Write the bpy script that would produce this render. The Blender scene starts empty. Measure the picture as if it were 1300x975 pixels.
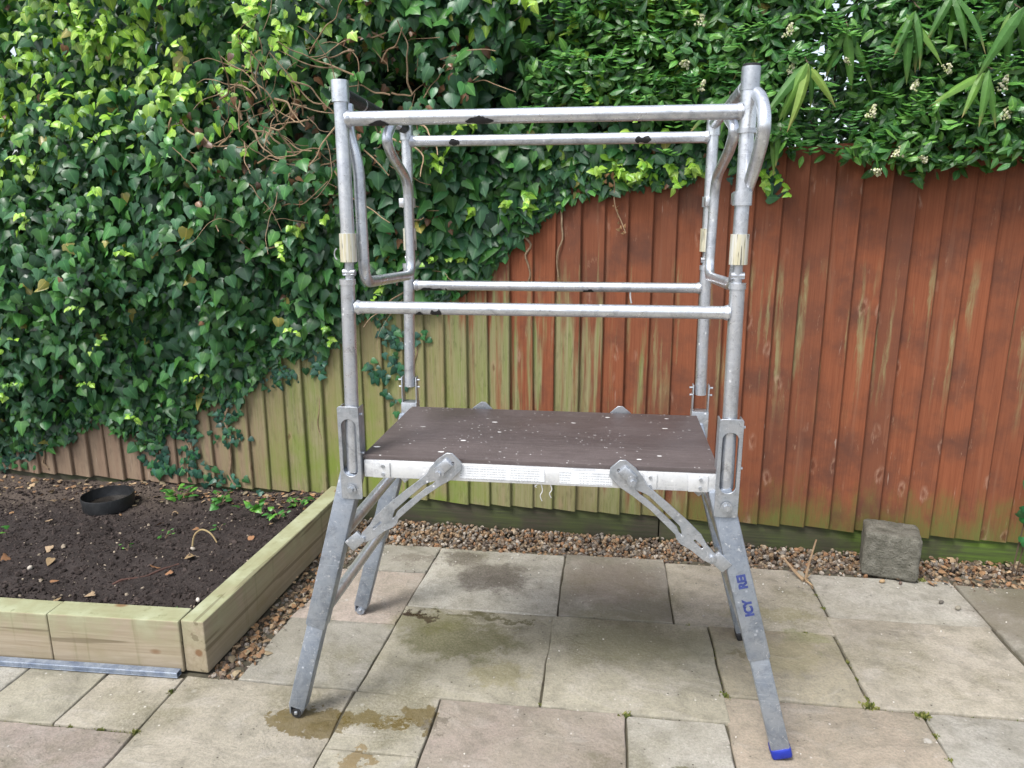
import bpy, bmesh, math, random
import numpy as np
from mathutils import Vector, Matrix
random.seed(7); rng = np.random.default_rng(11)
R = math.radians
scene = bpy.context.scene
COL = scene.collection

# ------------------------------------------------------------------ camera
F_PX, PITCH, ROLL, YAW = 925.5, 0.2317, -0.0021, 0.1305
CAM = Vector((0.6682, -1.8448, 1.5))
fw = Vector((-math.sin(YAW)*math.cos(PITCH), math.cos(YAW)*math.cos(PITCH), -math.sin(PITCH)))
rt = Vector((math.cos(YAW), math.sin(YAW), 0)); up = rt.cross(fw)
r2 = rt*math.cos(ROLL)+up*math.sin(ROLL); u2 = -rt*math.sin(ROLL)+up*math.cos(ROLL)
cd = bpy.data.cameras.new('camera'); co = bpy.data.objects.new('camera', cd); COL.objects.link(co)
cd.sensor_width = 36; cd.lens = F_PX/1300*36; cd.clip_start = .02; cd.clip_end = 500
m = Matrix((r2, u2, -fw)).transposed().to_4x4(); m.translation = CAM; co.matrix_world = m
scene.camera = co
scene.cycles.max_bounces = 6; scene.cycles.diffuse_bounces = 3; scene.cycles.glossy_bounces = 3; scene.cycles.transmission_bounces = 3

# ------------------------------------------------------------------ light
SUN_EL, SUN_AZ = R(58), R(215)          # azimuth clockwise from +Y: behind the viewer's left shoulder
w = bpy.data.worlds.new('World'); scene.world = w; w.use_nodes = True
wn = w.node_tree; wn.nodes.clear()
sky = wn.nodes.new('ShaderNodeTexSky'); sky.sky_type = 'NISHITA'; sky.sun_disc = False
sky.sun_elevation = SUN_EL; sky.sun_rotation = SUN_AZ; sky.dust_density = 3.0; sky.air_density = 1.0
hs = wn.nodes.new('ShaderNodeHueSaturation'); hs.inputs['Saturation'].default_value = .55
bg = wn.nodes.new('ShaderNodeBackground'); bg.inputs['Strength'].default_value = .13
wo = wn.nodes.new('ShaderNodeOutputWorld')
wn.links.new(sky.outputs[0], hs.inputs['Color']); wn.links.new(hs.outputs[0], bg.inputs[0]); wn.links.new(bg.outputs[0], wo.inputs[0])
sl = bpy.data.lights.new('sun', 'SUN'); sl.energy = 1.5; sl.angle = R(18); sl.color = (1, .98, .955)
so = bpy.data.objects.new('sun', sl); COL.objects.link(so)
sd = Vector((math.sin(SUN_AZ)*math.cos(SUN_EL), math.cos(SUN_AZ)*math.cos(SUN_EL), math.sin(SUN_EL)))
so.rotation_euler = (-sd).to_track_quat('-Z', 'Y').to_euler()
scene.view_settings.view_transform = 'Standard'; scene.view_settings.look = 'None'
scene.view_settings.exposure = 1.2; scene.view_settings.gamma = 1; scene.view_settings.use_curve_mapping = False

# ------------------------------------------------------------------ material helper
class NT:
    def __init__(s, name):
        s.m = bpy.data.materials.new(name); s.m.use_nodes = True; s.t = s.m.node_tree
        s.t.nodes.clear(); s.out = s.t.nodes.new('ShaderNodeOutputMaterial')
        s.b = s.t.nodes.new('ShaderNodeBsdfPrincipled'); s.t.links.new(s.b.outputs[0], s.out.inputs[0])
    def n(s, typ, **kw):
        nd = s.t.nodes.new('ShaderNode'+typ)
        for k, v in kw.items(): setattr(nd, k, v)
        return nd
    def put(s, v, sock):
        if v is None: return
        if isinstance(v, bpy.types.NodeSocket): s.t.links.new(v, sock)
        elif isinstance(v, (tuple, list)):
            sock.default_value = tuple(v)+(1,) if (sock.type == 'RGBA' and len(v) == 3) else tuple(v)
        else: sock.default_value = v
    def pos(s): return s.n('NewGeometry').outputs['Position']
    def objc(s): return s.n('TexCoord').outputs['Object']
    def rand(s): return s.n('ObjectInfo').outputs['Random']
    def ocol(s): return s.n('ObjectInfo').outputs['Color']
    def attr(s, a): return s.n('Attribute', attribute_name=a).outputs['Color']
    def xyz(s, v):
        q = s.n('SeparateXYZ'); s.put(v, q.inputs[0]); return q.outputs
    def comb(s, x, y, z):
        q = s.n('CombineXYZ'); s.put(x, q.inputs[0]); s.put(y, q.inputs[1]); s.put(z, q.inputs[2]); return q.outputs[0]
    def vm(s, op, a, b=None):
        q = s.n('VectorMath', operation=op); s.put(a, q.inputs[0]); s.put(b, q.inputs[1])
        return q.outputs['Value'] if op in ('LENGTH', 'DISTANCE', 'DOT_PRODUCT') else q.outputs[0]
    def ma(s, op, a, b=None, clamp=False):
        q = s.n('Math', operation=op, use_clamp=clamp); s.put(a, q.inputs[0]); s.put(b, q.inputs[1]); return q.outputs[0]
    def noise(s, v, scale=5, detail=4, rough=.55, dist=0):
        q = s.n('TexNoise'); s.put(v, q.inputs['Vector']); q.inputs['Scale'].default_value = scale
        q.inputs['Detail'].default_value = detail; q.inputs['Roughness'].default_value = rough; q.inputs['Distortion'].default_value = dist
        return q.outputs['Fac']
    def voro(s, v, scale=5, feature='F1', out='Distance'):
        q = s.n('TexVoronoi', feature=feature); s.put(v, q.inputs['Vector']); q.inputs['Scale'].default_value = scale
        return q.outputs[out]
    def mr(s, v, a, b, c=0., d=1., smooth=False):
        q = s.n('MapRange', interpolation_type='SMOOTHSTEP' if smooth else 'LINEAR'); s.put(v, q.inputs[0])
        for i, k in enumerate((a, b, c, d)): q.inputs[i+1].default_value = k
        return q.outputs[0]
    def mix(s, f, a, b, mode='MIX'):
        q = s.n('Mix', data_type='RGBA', blend_type=mode); s.put(f, q.inputs[0]); s.put(a, q.inputs[6]); s.put(b, q.inputs[7]); return q.outputs[2]
    def bump(s, h, strength=.3, dist=.01, prev=None):
        q = s.n('Bump'); s.put(h, q.inputs['Height']); q.inputs['Strength'].default_value = strength; q.inputs['Distance'].default_value = dist
        if prev is not None: s.put(prev, q.inputs['Normal'])
        return q.outputs[0]
    def fin(s, col=None, rough=None, metal=None, normal=None, spec=None):
        for k, v in (('Base Color', col), ('Roughness', rough), ('Metallic', metal), ('Normal', normal), ('Specular IOR Level', spec)):
            s.put(v, s.b.inputs[k])
        return s.m

def fence_y(x): return 1.445-.042*x

def mat_fence(gravel=False):
    n = NT('gravel_board_wood' if gravel else 'fence_wood'); P = n.pos(); x, y, z = n.xyz(P); rnd = n.rand()
    v = n.vm('ADD', P, n.comb(n.ma('MULTIPLY', rnd, 37.), 0, n.ma('MULTIPLY', rnd, 91.)))
    if gravel:
        grain = n.noise(n.vm('MULTIPLY', v, (3, 3, 90)), 1, 5, .6)
        blot = n.noise(P, 5, 4, .6)
        c = n.mix(n.mr(blot, .38, .62, smooth=True), (.055, .044, .03), (.062, .078, .022))
        g = n.ma('MULTIPLY', n.mr(x, 1.5, 1.9, smooth=True), n.mr(blot, .3, .55))
        c = n.mix(g, c, (.10, .17, .018))
        c = n.mix(n.mr(grain, .35, .7), c, (.035, .04, .018))
        return n.fin(c, .85, normal=n.bump(grain, .4, .004))
    grain = n.noise(n.vm('MULTIPLY', v, (150, 150, 3.2)), 1, 5, .65, .3)
    streak = n.noise(n.vm('MULTIPLY', v, (26, 26, 1.5)), 1, 4, .6)
    blot = n.noise(v, 4.5, 5, .6)
    fine = n.noise(n.vm('MULTIPLY', v, (60, 60, 12)), 1, 4, .7)
    red = n.mix(n.mr(grain, .3, .7), (.165, .050, .0225), (.245, .082, .038))
    red = n.mix(n.ma('MULTIPLY', rnd, .65), red, (.125, .050, .029))
    red = n.mix(n.mr(blot, .46, .68), red, (.105, .043, .027))
    red = n.mix(n.mr(streak, .58, .75, 0, .6), red, (.21, .10, .06))
    # worn pale patches where the stain has flaked
    worn = n.ma('MULTIPLY', n.mr(fine, .63, .72), n.mr(blot, .46, .6))
    red = n.mix(n.ma('MULTIPLY', worn, .55), red, (.33, .22, .15))
    # bare, algae covered timber of the older boards
    green = n.mix(n.mr(streak, .35, .65), (.20, .165, .08), (.15, .185, .055))
    green = n.mix(n.mr(grain, .35, .75), green, (.27, .24, .145))
    green = n.mix(n.mr(fine, .52, .68, 0, .55), green, (.09, .09, .042))
    green = n.mix(n.ma('MULTIPLY', n.mr(rnd, .45, .95), .45), green, (.235, .165, .10))
    moss = n.ma('MULTIPLY', n.mr(z, .95, .25), n.mr(blot, .38, .62))
    gx = n.ma('MULTIPLY', n.mr(x, -1.25, -.75, smooth=True), n.mr(x, .35, -.1, smooth=True))
    green = n.mix(n.ma('MULTIPLY', moss, n.ma('MULTIPLY', gx, .75)), green, (.135, .205, .018))
    grey = n.mix(n.mr(streak, .3, .7), (.215, .145, .10), (.255, .19, .13))
    grey = n.mix(n.mr(fine, .5, .7, 0, .5), grey, (.11, .08, .06))
    old = n.mix(n.mr(n.ma('ADD', x, n.ma('MULTIPLY', streak, .9)), -1.15, -.45, smooth=True), grey, green)
    # how far the red stain is gone: grows to the left and to the foot of the boards, in vertical runs
    L = n.mr(x, 1.22, -.12, 0, 1.06)
    B = n.ma('MULTIPLY', n.mr(z, .42, .12, 0, .72), n.mr(x, 1.2, .7, .3, 1.))
    hgt = n.mr(z, 1.5, .95, -.6, 0)
    s2 = n.ma('MULTIPLY', n.ma('SUBTRACT', streak, .5), 1.9)
    rr = n.ma('MULTIPLY', n.ma('SUBTRACT', rnd, .5), .5)
    lo = n.ma('MULTIPLY', n.ma('ADD', L, hgt), n.mr(x, -.1, -.5, 1, 1.5))
    f = n.ma('ADD', n.ma('ADD', n.ma('MAXIMUM', lo, 0), B), n.ma('ADD', s2, n.ma('MULTIPLY', rr, n.mr(x, 1.0, .6))))
    f = n.mr(f, .35, .75, smooth=True)
    # pale green runs below the nail line on the right hand boards
    runn = n.noise(n.vm('ADD', n.vm('MULTIPLY', v, (22, 22, 1.3)), n.comb(n.ma('MULTIPLY', fine, .5), 0, 0)), 1, 4, .6)
    run = n.ma('MULTIPLY', n.mr(runn, .56, .66), n.ma('MULTIPLY', n.mr(z, 1.32, 1.2), n.mr(z, .55, .85)))
    col = n.mix(f, red, old)
    col = n.mix(n.ma('MULTIPLY', run, n.mr(fine, .3, .65, .2, .8)), col, (.23, .225, .11))
    scr = n.ma('MULTIPLY', n.mr(n.noise(n.vm('MULTIPLY', v, (90, 90, 7)), 1, 3, .6), .68, .73), n.mr(n.noise(P, 2.6, 3), .5, .62))
    col = n.mix(n.ma('MULTIPLY', scr, .6), col, (.42, .36, .30))
    foot = n.ma('MULTIPLY', n.mr(n.ma('ADD', z, n.ma('ADD', n.ma('MULTIPLY', n.noise(n.vm('MULTIPLY', v, (20, 20, 6)), 1, 4, .65), .42), n.ma('MULTIPLY', blot, .4))), .74, .50, smooth=True), n.mr(x, .4, 1.1))
    col = n.mix(n.ma('MULTIPLY', foot, n.mr(fine, .3, .6, .55, .95)), col, (.105, .115, .03))
    # knots
    kv = n.vm('ADD', n.vm('MULTIPLY', v, (9, 9, 4.2)), n.comb(n.ma('MULTIPLY', blot, .8), 0, n.ma('MULTIPLY', fine, .25))); kd = n.voro(kv, 1)
    kn = n.mr(kd, .10, .04, smooth=True); ring = n.ma('MULTIPLY', n.mr(kd, .2, .12), n.mr(kd, .06, .12))
    col = n.mix(n.ma('MULTIPLY', kn, .55), col, (.09, .032, .018))
    col = n.mix(n.ma('MULTIPLY', ring, n.mr(fine, .45, .6, .05, .55)), col, (.33, .21, .15))
    h = n.ma('ADD', grain, n.ma('MULTIPLY', kn, -.5))
    return n.fin(col, .78, normal=n.bump(h, .5, .003), spec=.22)

STAINS = []   # x, y, rx, ry, colour, strength, wet
def mat_slab(stains):
    n = NT('riven_sandstone'); P = n.pos(); tint = n.ocol(); rnd = n.rand()
    v = n.vm('ADD', P, n.comb(n.ma('MULTIPLY', rnd, 50.), n.ma('MULTIPLY', rnd, 20.), 0))
    big = n.noise(v, 3.2, 5, .6, .4); mid = n.noise(v, 14, 5, .65); fine = n.noise(v, 120, 5, .8)
    layer = n.noise(n.vm('MULTIPLY', v, (2.2, 3.2, 1)), 2.2, 6, .62, 1.4)
    c = n.mix(n.mr(big, .36, .66), tint, n.mix(.55, tint, (.24, .222, .165)))
    c = n.mix(n.ma('MULTIPLY', n.mr(mid, .46, .72), .6), c, (.14, .13, .10))
    c = n.mix(n.ma('MULTIPLY', n.mr(layer, .52, .68), .4), c, (.42, .39, .345))
    c = n.mix(n.mr(fine, .42, .70, .0, .55), c, (.13, .122, .10))
    grime = n.ma('MULTIPLY', n.mr(n.noise(n.vm('ADD', P, (3.7, 1.2, 0)), 1.9, 5, .62), .5, .66, smooth=True), n.mr(fine, .15, .6))
    c = n.mix(n.ma('MULTIPLY', grime, .62), c, (.125, .115, .062))
    spk = n.voro(n.vm('ADD', v, (0, 0, 0)), 38); c = n.mix(n.ma('MULTIPLY', n.mr(spk, .14, .09), n.mr(mid, .5, .6)), c, (.07, .062, .045))
    sp = n.voro(v, 30); sm = n.ma('MULTIPLY', n.mr(sp, .13, .06), n.mr(n.noise(v, 7, 2), .52, .6))
    c = n.mix(n.ma('MULTIPLY', sm, .7), c, (.6, .58, .53))
    lich = n.ma('MULTIPLY', n.mr(n.voro(v, 11), .16, .09, smooth=True), n.mr(n.noise(v, 4.1, 2), .56, .62))
    c = n.mix(n.ma('MULTIPLY', lich, .45), c, (.55, .54, .50))
    rough = .8
    warp = n.noise(P, 11, 6, .72); warp2 = n.noise(n.vm('ADD', P, (7, 3, 0)), 11, 6, .72)
    wx = n.ma('MULTIPLY', n.ma('SUBTRACT', warp, .5), .30); wy = n.ma('MULTIPLY', n.ma('SUBTRACT', warp2, .5), .30)
    Pw = n.vm('ADD', P, n.comb(wx, wy, 0))
    for (sx, sy, rx, ry, sc, st, wet) in stains:
        d = n.vm('LENGTH', n.vm('MULTIPLY', n.vm('SUBTRACT', Pw, (sx, sy, 0)), (1/rx, 1/ry, 0)))
        k = n.ma('MULTIPLY', n.mr(d, 1.16, 1.04, smooth=True) if wet else n.mr(d, 1.12, .62, smooth=True), st)
        k = n.ma('MULTIPLY', k, n.mr(fine, .25, .6, .6, 1.) if not wet else n.mr(mid, .3, .6, .85, 1.))
        c = n.mix(k, c, n.mix(.12, sc, c, 'MIX') if not wet else sc)
        if wet: rough = n.ma('SUBTRACT', rough, n.ma('MULTIPLY', k, .35))
    h = n.ma('ADD', n.ma('MULTIPLY', layer, .8), n.ma('ADD', n.ma('MULTIPLY', mid, .5), n.ma('MULTIPLY', fine, .22)))
    return n.fin(c, rough, normal=n.bump(h, .8, .014), spec=.3)

def mat_metal(name, base, dark, metal=.75, rough=.42, dirt=.35, paint=0., spk=.8):
    n = NT(name); P = n.objc()
    a = n.noise(P, 18, 5, .65); b = n.noise(P, 130, 4, .7); s = n.noise(n.vm('MULTIPLY', P, (40, 40, 40)), 1, 6, .75, 1.5)
    c = n.mix(n.mr(a, .4, .66), base, dark); g_ = n.noise(P, 14, 6, .75, 1.2); c = n.mix(n.mr(g_, .50, .66, 0, .5), c, tuple(q*.5 for q in dark))
    lg_ = n.noise(n.vm('MULTIPLY', P, (7, 7, 300)), 1, 3, .6); lz_ = n.noise(n.vm('MULTIPLY', P, (300, 300, 7)), 1, 3, .6); c = n.mix(n.ma('MAXIMUM', n.mr(lg_, .64, .72, 0, .5), n.mr(lz_, .64, .72, 0, .5)), c, tuple(min(1, q*1.5) for q in base))
    c = n.mix(n.ma('MULTIPLY', n.mr(b, .58, .72), dirt), c, (.16, .16, .17))
    sp = n.voro(P, 45); wsp = n.ma('MULTIPLY', n.mr(sp, .2, .1), n.mr(n.noise(P, 9, 3), .5, .62))
    c = n.mix(n.ma('MULTIPLY', wsp, spk), c, (.80, .80, .80))
    sc = n.ma('MULTIPLY', n.mr(s, .60, .66), .7)
    c = n.mix(sc, c, (.80, .81, .83))
    if paint: c = n.mix(n.mr(a, .45, .55, 0, paint), c, (.75, .75, .73))
    r = n.mr(a, .3, .7, rough-.1, rough+.14)
    return n.fin(c, r, n.ma('SUBTRACT', metal, n.ma('MULTIPLY', wsp, metal*.8)), n.bump(n.ma('ADD', a, n.ma('MULTIPLY', b, .3)), .12, .004))

def mat_leaf(name, rough=.42, trans=.25, spec=.45):
    n = NT(name); an = n.n('Attribute', attribute_name='tint'); t = an.outputs['Color']; P = n.pos()
    t = n.mix(n.mr(an.outputs['Alpha'], .045, .015, 0, .45), t, n.mix(1, t, (2.4, 1.9, 1.9), 'MULTIPLY'))
    k = n.noise(P, 60, 3, .6)
    c = n.mix(n.mr(k, .3, .7, 0, .35), t, n.mix(1, t, (.55, .62, .6), 'MULTIPLY'))
    n.fin(c, rough, spec=spec, normal=n.bump(k, .25, .003))
    tr = n.n('BsdfTranslucent'); n.put(n.mix(1, c, (1.1, 1.2, .5), 'MULTIPLY'), tr.inputs[0])
    mx = n.n('MixShader'); mx.inputs[0].default_value = trans
    n.t.links.new(n.b.outputs[0], mx.inputs[1]); n.t.links.new(tr.outputs[0], mx.inputs[2]); n.t.links.new(mx.outputs[0], n.out.inputs[0])
    return n.m

def mat_noise(name, c1, c2, scale=10, rough=.8, metal=0, bump=.3, bd=.01, c3=None, stretch=(1, 1, 1), spec=.4, world=False):
    n = NT(name); P = n.vm('MULTIPLY', n.pos() if world else n.objc(), stretch)
    a = n.noise(P, scale, 6, .65); b = n.noise(P, scale*7, 4, .7)
    c = n.mix(n.mr(a, .35, .65), c1, c2)
    if c3: c = n.mix(n.mr(b, .55, .7, 0, .7), c, c3)
    return n.fin(c, rough, metal, n.bump(n.ma('ADD', a, n.ma('MULTIPLY', b, .4)), bump, bd), spec)

def mat_attr(name, rough=.8, bump=.3, scale=150, spec=.35):
    n = NT(name); t = n.attr('tint'); k = n.noise(n.pos(), scale, 4, .7)
    c = n.mix(n.mr(k, .35, .7, 0, .5), t, n.mix(1, t, (.55, .52, .5), 'MULTIPLY'))
    return n.fin(c, rough, normal=n.bump(k, bump, .003), spec=spec)

def mat_sleeper():
    n = NT('sleeper_timber'); P = n.pos(); O = n.objc(); x, y, z = n.xyz(P); rnd = n.rand()
    v = n.vm('ADD', O, n.comb(0, n.ma('MULTIPLY', rnd, 31.), n.ma('MULTIPLY', rnd, 17.)))
    grain = n.noise(n.vm('MULTIPLY', v, (2.2, 60, 60)), 1, 6, .65, .6); blot = n.noise(P, 7, 5, .6)
    c = n.mix(n.mr(grain, .3, .7), (.25, .20, .135), (.35, .30, .22))
    c = n.mix(n.mr(blot, .4, .7, 0, .5), c, (.22, .19, .10))
    crack = n.mr(n.noise(n.vm('MULTIPLY', v, (1.2, 30, 30)), 1, 2, .4), .35, .33)
    nz = n.xyz(n.n('NewGeometry').outputs['Normal'])[2]
    alg = n.ma('MULTIPLY', n.mr(nz, .3, .8), n.mr(blot, .25, .6, .35, .95))
    alg = n.ma('MAXIMUM', alg, n.ma('MULTIPLY', n.mr(z, .08, .20), n.mr(blot, .38, .6, 0, .8)))
    c = n.mix(alg, c, n.mix(n.mr(blot, .4, .65), (.235, .265, .13), (.36, .375, .25)))
    run = n.mr(n.noise(n.vm('MULTIPLY', P, (30, 30, 1.2)), 1, 3), .62, .75, 0, .55)
    c = n.mix(run, c, (.12, .12, .045))
    kd = n.voro(n.vm('MULTIPLY', v, (4.2, 8, 8)), 1); c = n.mix(n.mr(kd, .14, .09, 0, .8), c, (.16, .075, .03))
    c = n.mix(n.ma('MULTIPLY', crack, .5), c, (.09, .07, .04))
    return n.fin(c, .8, normal=n.bump(grain, .3, .004), spec=.3)

def mat_deck():
    n = NT('phenolic_plywood'); P = n.objc()
    grain = n.noise(n.vm('MULTIPLY', P, (6, 110, 60)), 1, 5, .7, .5); blot = n.noise(P, 5, 5, .6); f = n.noise(P, 240, 3, .7)
    c = n.mix(n.mr(grain, .3, .7), (.066, .052, .050), (.105, .085, .082))
    c = n.mix(n.mr(blot, .4, .7, 0, .6), c, (.125, .10, .097))
    c = n.mix(n.ma('MULTIPLY', n.mr(f, .58, .7), n.mr(grain, .45, .7)), c, (.22, .19, .18))
    pv = n.vm('ADD', n.vm('MULTIPLY', P, (1, 2.0, 1)), n.comb(n.ma('MULTIPLY', n.noise(P, 25, 2), .03), 0, 0))
    big = n.ma('MULTIPLY', n.mr(n.voro(pv, 9), .10, .085), n.mr(n.noise(P, 3, 1), .38, .42))
    small = n.ma('MULTIPLY', n.mr(n.voro(pv, 40), .13, .09), n.mr(n.noise(P, 7, 2), .47, .54))
    dust = n.ma('MULTIPLY', n.mr(n.noise(n.vm('MULTIPLY', P, (25, 260, 60)), 1, 4, .7), .60, .70), .4); c = n.mix(dust, c, (.30, .28, .27))
    c = n.mix(n.ma('MAXIMUM', big, small), c, (.72, .71, .69))
    return n.fin(c, n.mr(blot, .3, .7, .42, .62), normal=n.bump(n.ma('ADD', grain, f), .12, .002), spec=.4)

def mat_print():
    n = NT('faded_print_sticker'); P = n.objc(); x, y, z = n.xyz(P)
    lines = n.ma('GREATER_THAN', n.ma('SINE', n.ma('MULTIPLY', z, 900.)), .2)
    word = n.mr(n.noise(n.comb(n.ma('MULTIPLY', x, 260.), 0, n.ma('FLOOR', n.ma('MULTIPLY', z, 143.))), 1, 2), .44, .52)
    para = n.mr(n.noise(n.comb(n.ma('MULTIPLY', x, 22.), 0, 0), 1, 1), .40, .46)
    k = n.ma('MULTIPLY', n.ma('MULTIPLY', lines, word), n.ma('MULTIPLY', para, .55))
    c = n.mix(k, n.mix(n.mr(n.noise(P, 30, 5), .4, .7), (.70, .72, .73), (.58, .60, .62)), (.13, .14, .16))
    return n.fin(c, .5)

def mat_sleeve():
    n = NT('ridged_sleeve_label'); P = n.objc()
    k = n.noise(n.vm('MULTIPLY', P, (160, 160, 4)), 1, 3, .6)
    c = n.mix(n.mr(k, .4, .6), (.56, .52, .36), (.68, .68, .64))
    c = n.mix(n.mr(n.noise(n.vm('MULTIPLY', P, (240, 240, 14)), 1, 3), .58, .64), c, (.07, .065, .05))
    return n.fin(c, .45, .35)

# ------------------------------------------------------------------ geometry helpers
def props(o, label=None, cat=None, group=None, kind=None):
    for k, v in (('label', label), ('category', cat), ('group', group), ('kind', kind)):
        if v: o[k] = v
    return o
def empty(name, loc, label=None, cat=None, group=None):
    o = bpy.data.objects.new(name, None); COL.objects.link(o); o.location = loc; o.empty_display_size = .1
    return props(o, label, cat, group)
def link(name, me, mat, parent=None, loc=None):
    if mat is not None and not me.materials: me.materials.append(mat)
    o = bpy.data.objects.new(name, me); COL.objects.link(o)
    if parent is not None: o.parent = parent
    if loc is not None: o.location = loc
    return o
def wloc(o):
    v = Vector((0, 0, 0))
    while o is not None: v = v+o.location; o = o.parent
    return v
def from_bm(name, bm, mat, parent=None, smooth=False, ang=40):
    """bm in world coordinates; becomes a child with local coordinates"""
    if parent is not None: bmesh.ops.translate(bm, verts=bm.verts, vec=-wloc(parent))
    me = bpy.data.meshes.new(name); bm.to_mesh(me); bm.free()
    if smooth:
        me.polygons.foreach_set('use_smooth', [True]*len(me.polygons))
        me.set_sharp_from_angle(angle=R(ang))
    return link(name, me, mat, parent)
def np_mesh(name, V, T, C=None, smooth=False):
    V = np.asarray(V, np.float32); T = np.asarray(T, np.int32)
    me = bpy.data.meshes.new(name); me.vertices.add(len(V)); me.vertices.foreach_set('co', V.ravel())
    k = T.shape[1]; me.loops.add(T.size); me.loops.foreach_set('vertex_index', T.ravel())
    me.polygons.add(len(T)); me.polygons.foreach_set('loop_start', np.arange(0, T.size, k, dtype=np.int32))
    try: me.polygons.foreach_set('loop_total', np.full(len(T), k, np.int32))
    except Exception: pass
    if C is not None:
        a = me.attributes.new('tint', 'FLOAT_COLOR', 'POINT')
        C = np.asarray(C, np.float32)
        if C.shape[1] == 3: C = np.hstack([C, np.ones((len(C), 1), np.float32)])
        a.data.foreach_set('color', C.ravel())
    me.polygons.foreach_set('use_smooth', np.full(len(T), smooth, bool))
    me.update(calc_edges=True); me.validate(); return me
def box(bm, c, s, rot=None, bev=.0, seg=2):
    g = bmesh.ops.create_cube(bm, size=1)['verts']
    M = Matrix.Translation(c) @ (rot.to_4x4() if rot is not None else Matrix()) @ Matrix.Diagonal((*s, 1))
    bmesh.ops.transform(bm, matrix=M, verts=g)
    if bev:
        es = list({e for v in g for e in v.link_edges})
        bmesh.ops.bevel(bm, geom=es, offset=bev, segments=seg, affect='EDGES', profile=.5)
def smooth_path(pts, n=6):
    P = [Vector(p) for p in pts]; out = []
    for i in range(len(P)-1):
        a = P[max(i-1, 0)]; b = P[i]; c = P[i+1]; d = P[min(i+2, len(P)-1)]
        for k in range(n):
            t = k/n
            out.append(.5*((2*b)+(c-a)*t+(2*a-5*b+4*c-d)*t*t+(3*b-a-3*c+d)*t**3))
    out.append(P[-1]); return out
def round_path(pts, r, n=6):
    """polyline with filleted corners"""
    P = [Vector(p) for p in pts]; out = [P[0]]
    for i in range(1, len(P)-1):
        a = (P[i-1]-P[i]); c = (P[i+1]-P[i]); rr = min(r, a.length*.48, c.length*.48)
        a = P[i]+a.normalized()*rr; c = P[i]+c.normalized()*rr
        for k in range(n+1):
            t = k/n; out.append(a*(1-t)**2+P[i]*2*t*(1-t)+c*t*t)
    out.append(P[-1]); return out
def tube(bm, pts, r, seg=14, r1=None, caps=True):
    P = [Vector(p) for p in pts]; rings = []; N = len(P)
    t0 = (P[1]-P[0]).normalized(); up_ = Vector((0, 0, 1)) if abs(t0.z) < .9 else Vector((1, 0, 0))
    nrm = (up_-t0*up_.dot(t0)).normalized()
    for i in range(N):
        t = (P[min(i+1, N-1)]-P[max(i-1, 0)]).normalized()
        nrm = (nrm-t*nrm.dot(t)).normalized(); b = t.cross(nrm)
        rr = r if r1 is None else r+(r1-r)*i/(N-1)
        rings.append([bm.verts.new(P[i]+(nrm*math.cos(2*math.pi*k/seg)+b*math.sin(2*math.pi*k/seg))*rr) for k in range(seg)])
    for a, b in zip(rings, rings[1:]):
        for k in range(seg): bm.faces.new((a[k], a[(k+1) % seg], b[(k+1) % seg], b[k]))
    if caps: bm.faces.new(rings[0][::-1]); bm.faces.new(rings[-1])
def t_obj(name, pts, r, mat, parent, seg=14, r1=None):
    bm = bmesh.new(); tube(bm, pts, r, seg, r1); bmesh.ops.recalc_face_normals(bm, faces=bm.faces)
    return from_bm(name, bm, mat, parent, True)
def b_obj(name, c, s, mat, parent, rot=None, bev=.002):
    bm = bmesh.new(); box(bm, c, s, rot, bev); return from_bm(name, bm, mat, parent, True, 35)
def plate(name, loops, thick, mat, parent, origin, ax, ay, bev=.001):
    """flat plate from closed 2-D loops (first outer, rest holes) laid in the plane (ax, ay) through origin"""
    cu = bpy.data.curves.new(name, 'CURVE'); cu.dimensions = '2D'; cu.fill_mode = 'BOTH'; cu.extrude = thick/2-bev; cu.bevel_depth = bev; cu.bevel_resolution = 0
    for lp in loops:
        s = cu.splines.new('POLY'); s.points.add(len(lp)-1); s.use_cyclic_u = True
        for q, (x, y) in zip(s.points, lp): q.co = (x, y, 0, 1)
    ob = bpy.data.objects.new(name, cu); COL.objects.link(ob)
    bpy.context.view_layer.update()
    me = bpy.data.meshes.new_from_object(ob.evaluated_get(bpy.context.evaluated_depsgraph_get()))
    bpy.data.objects.remove(ob); bpy.data.curves.remove(cu)
    ax = Vector(ax).normalized(); ay = Vector(ay).normalized(); M = Matrix((ax, ay, ax.cross(ay))).transposed().to_4x4()
    M.translation = Vector(origin)-(wloc(parent) if parent else Vector())
    me.transform(M)
    return link(name, me, mat, parent)
def stadium(cx, cy, w, h, n=8, ang=0.):
    """rounded slot, w along x and h along y"""
    r = min(w, h)/2; pts = []
    for k in range(4*n):
        a = 2*math.pi*(k+.5)/(4*n); x = r*math.cos(a); y = r*math.sin(a)
        x += math.copysign(max(w/2-r, 0), x); y += math.copysign(max(h/2-r, 0), y)
        pts.append((cx+x*math.cos(ang)-y*math.sin(ang), cy+x*math.sin(ang)+y*math.cos(ang)))
    return pts
def rrect(x0, y0, x1, y1, r, n=4):
    p = []
    for cx, cy, a0 in ((x1-r, y1-r, 0), (x0+r, y1-r, 90), (x0+r, y0+r, 180), (x1-r, y0+r, 270)):
        for k in range(n+1): a = R(a0+90*k/n); p.append((cx+r*math.cos(a), cy+r*math.sin(a)))
    return p
_ph = rng.uniform(0, 6.28, (12, 12)); _dr = rng.normal(size=(12, 12, 3))
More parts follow.
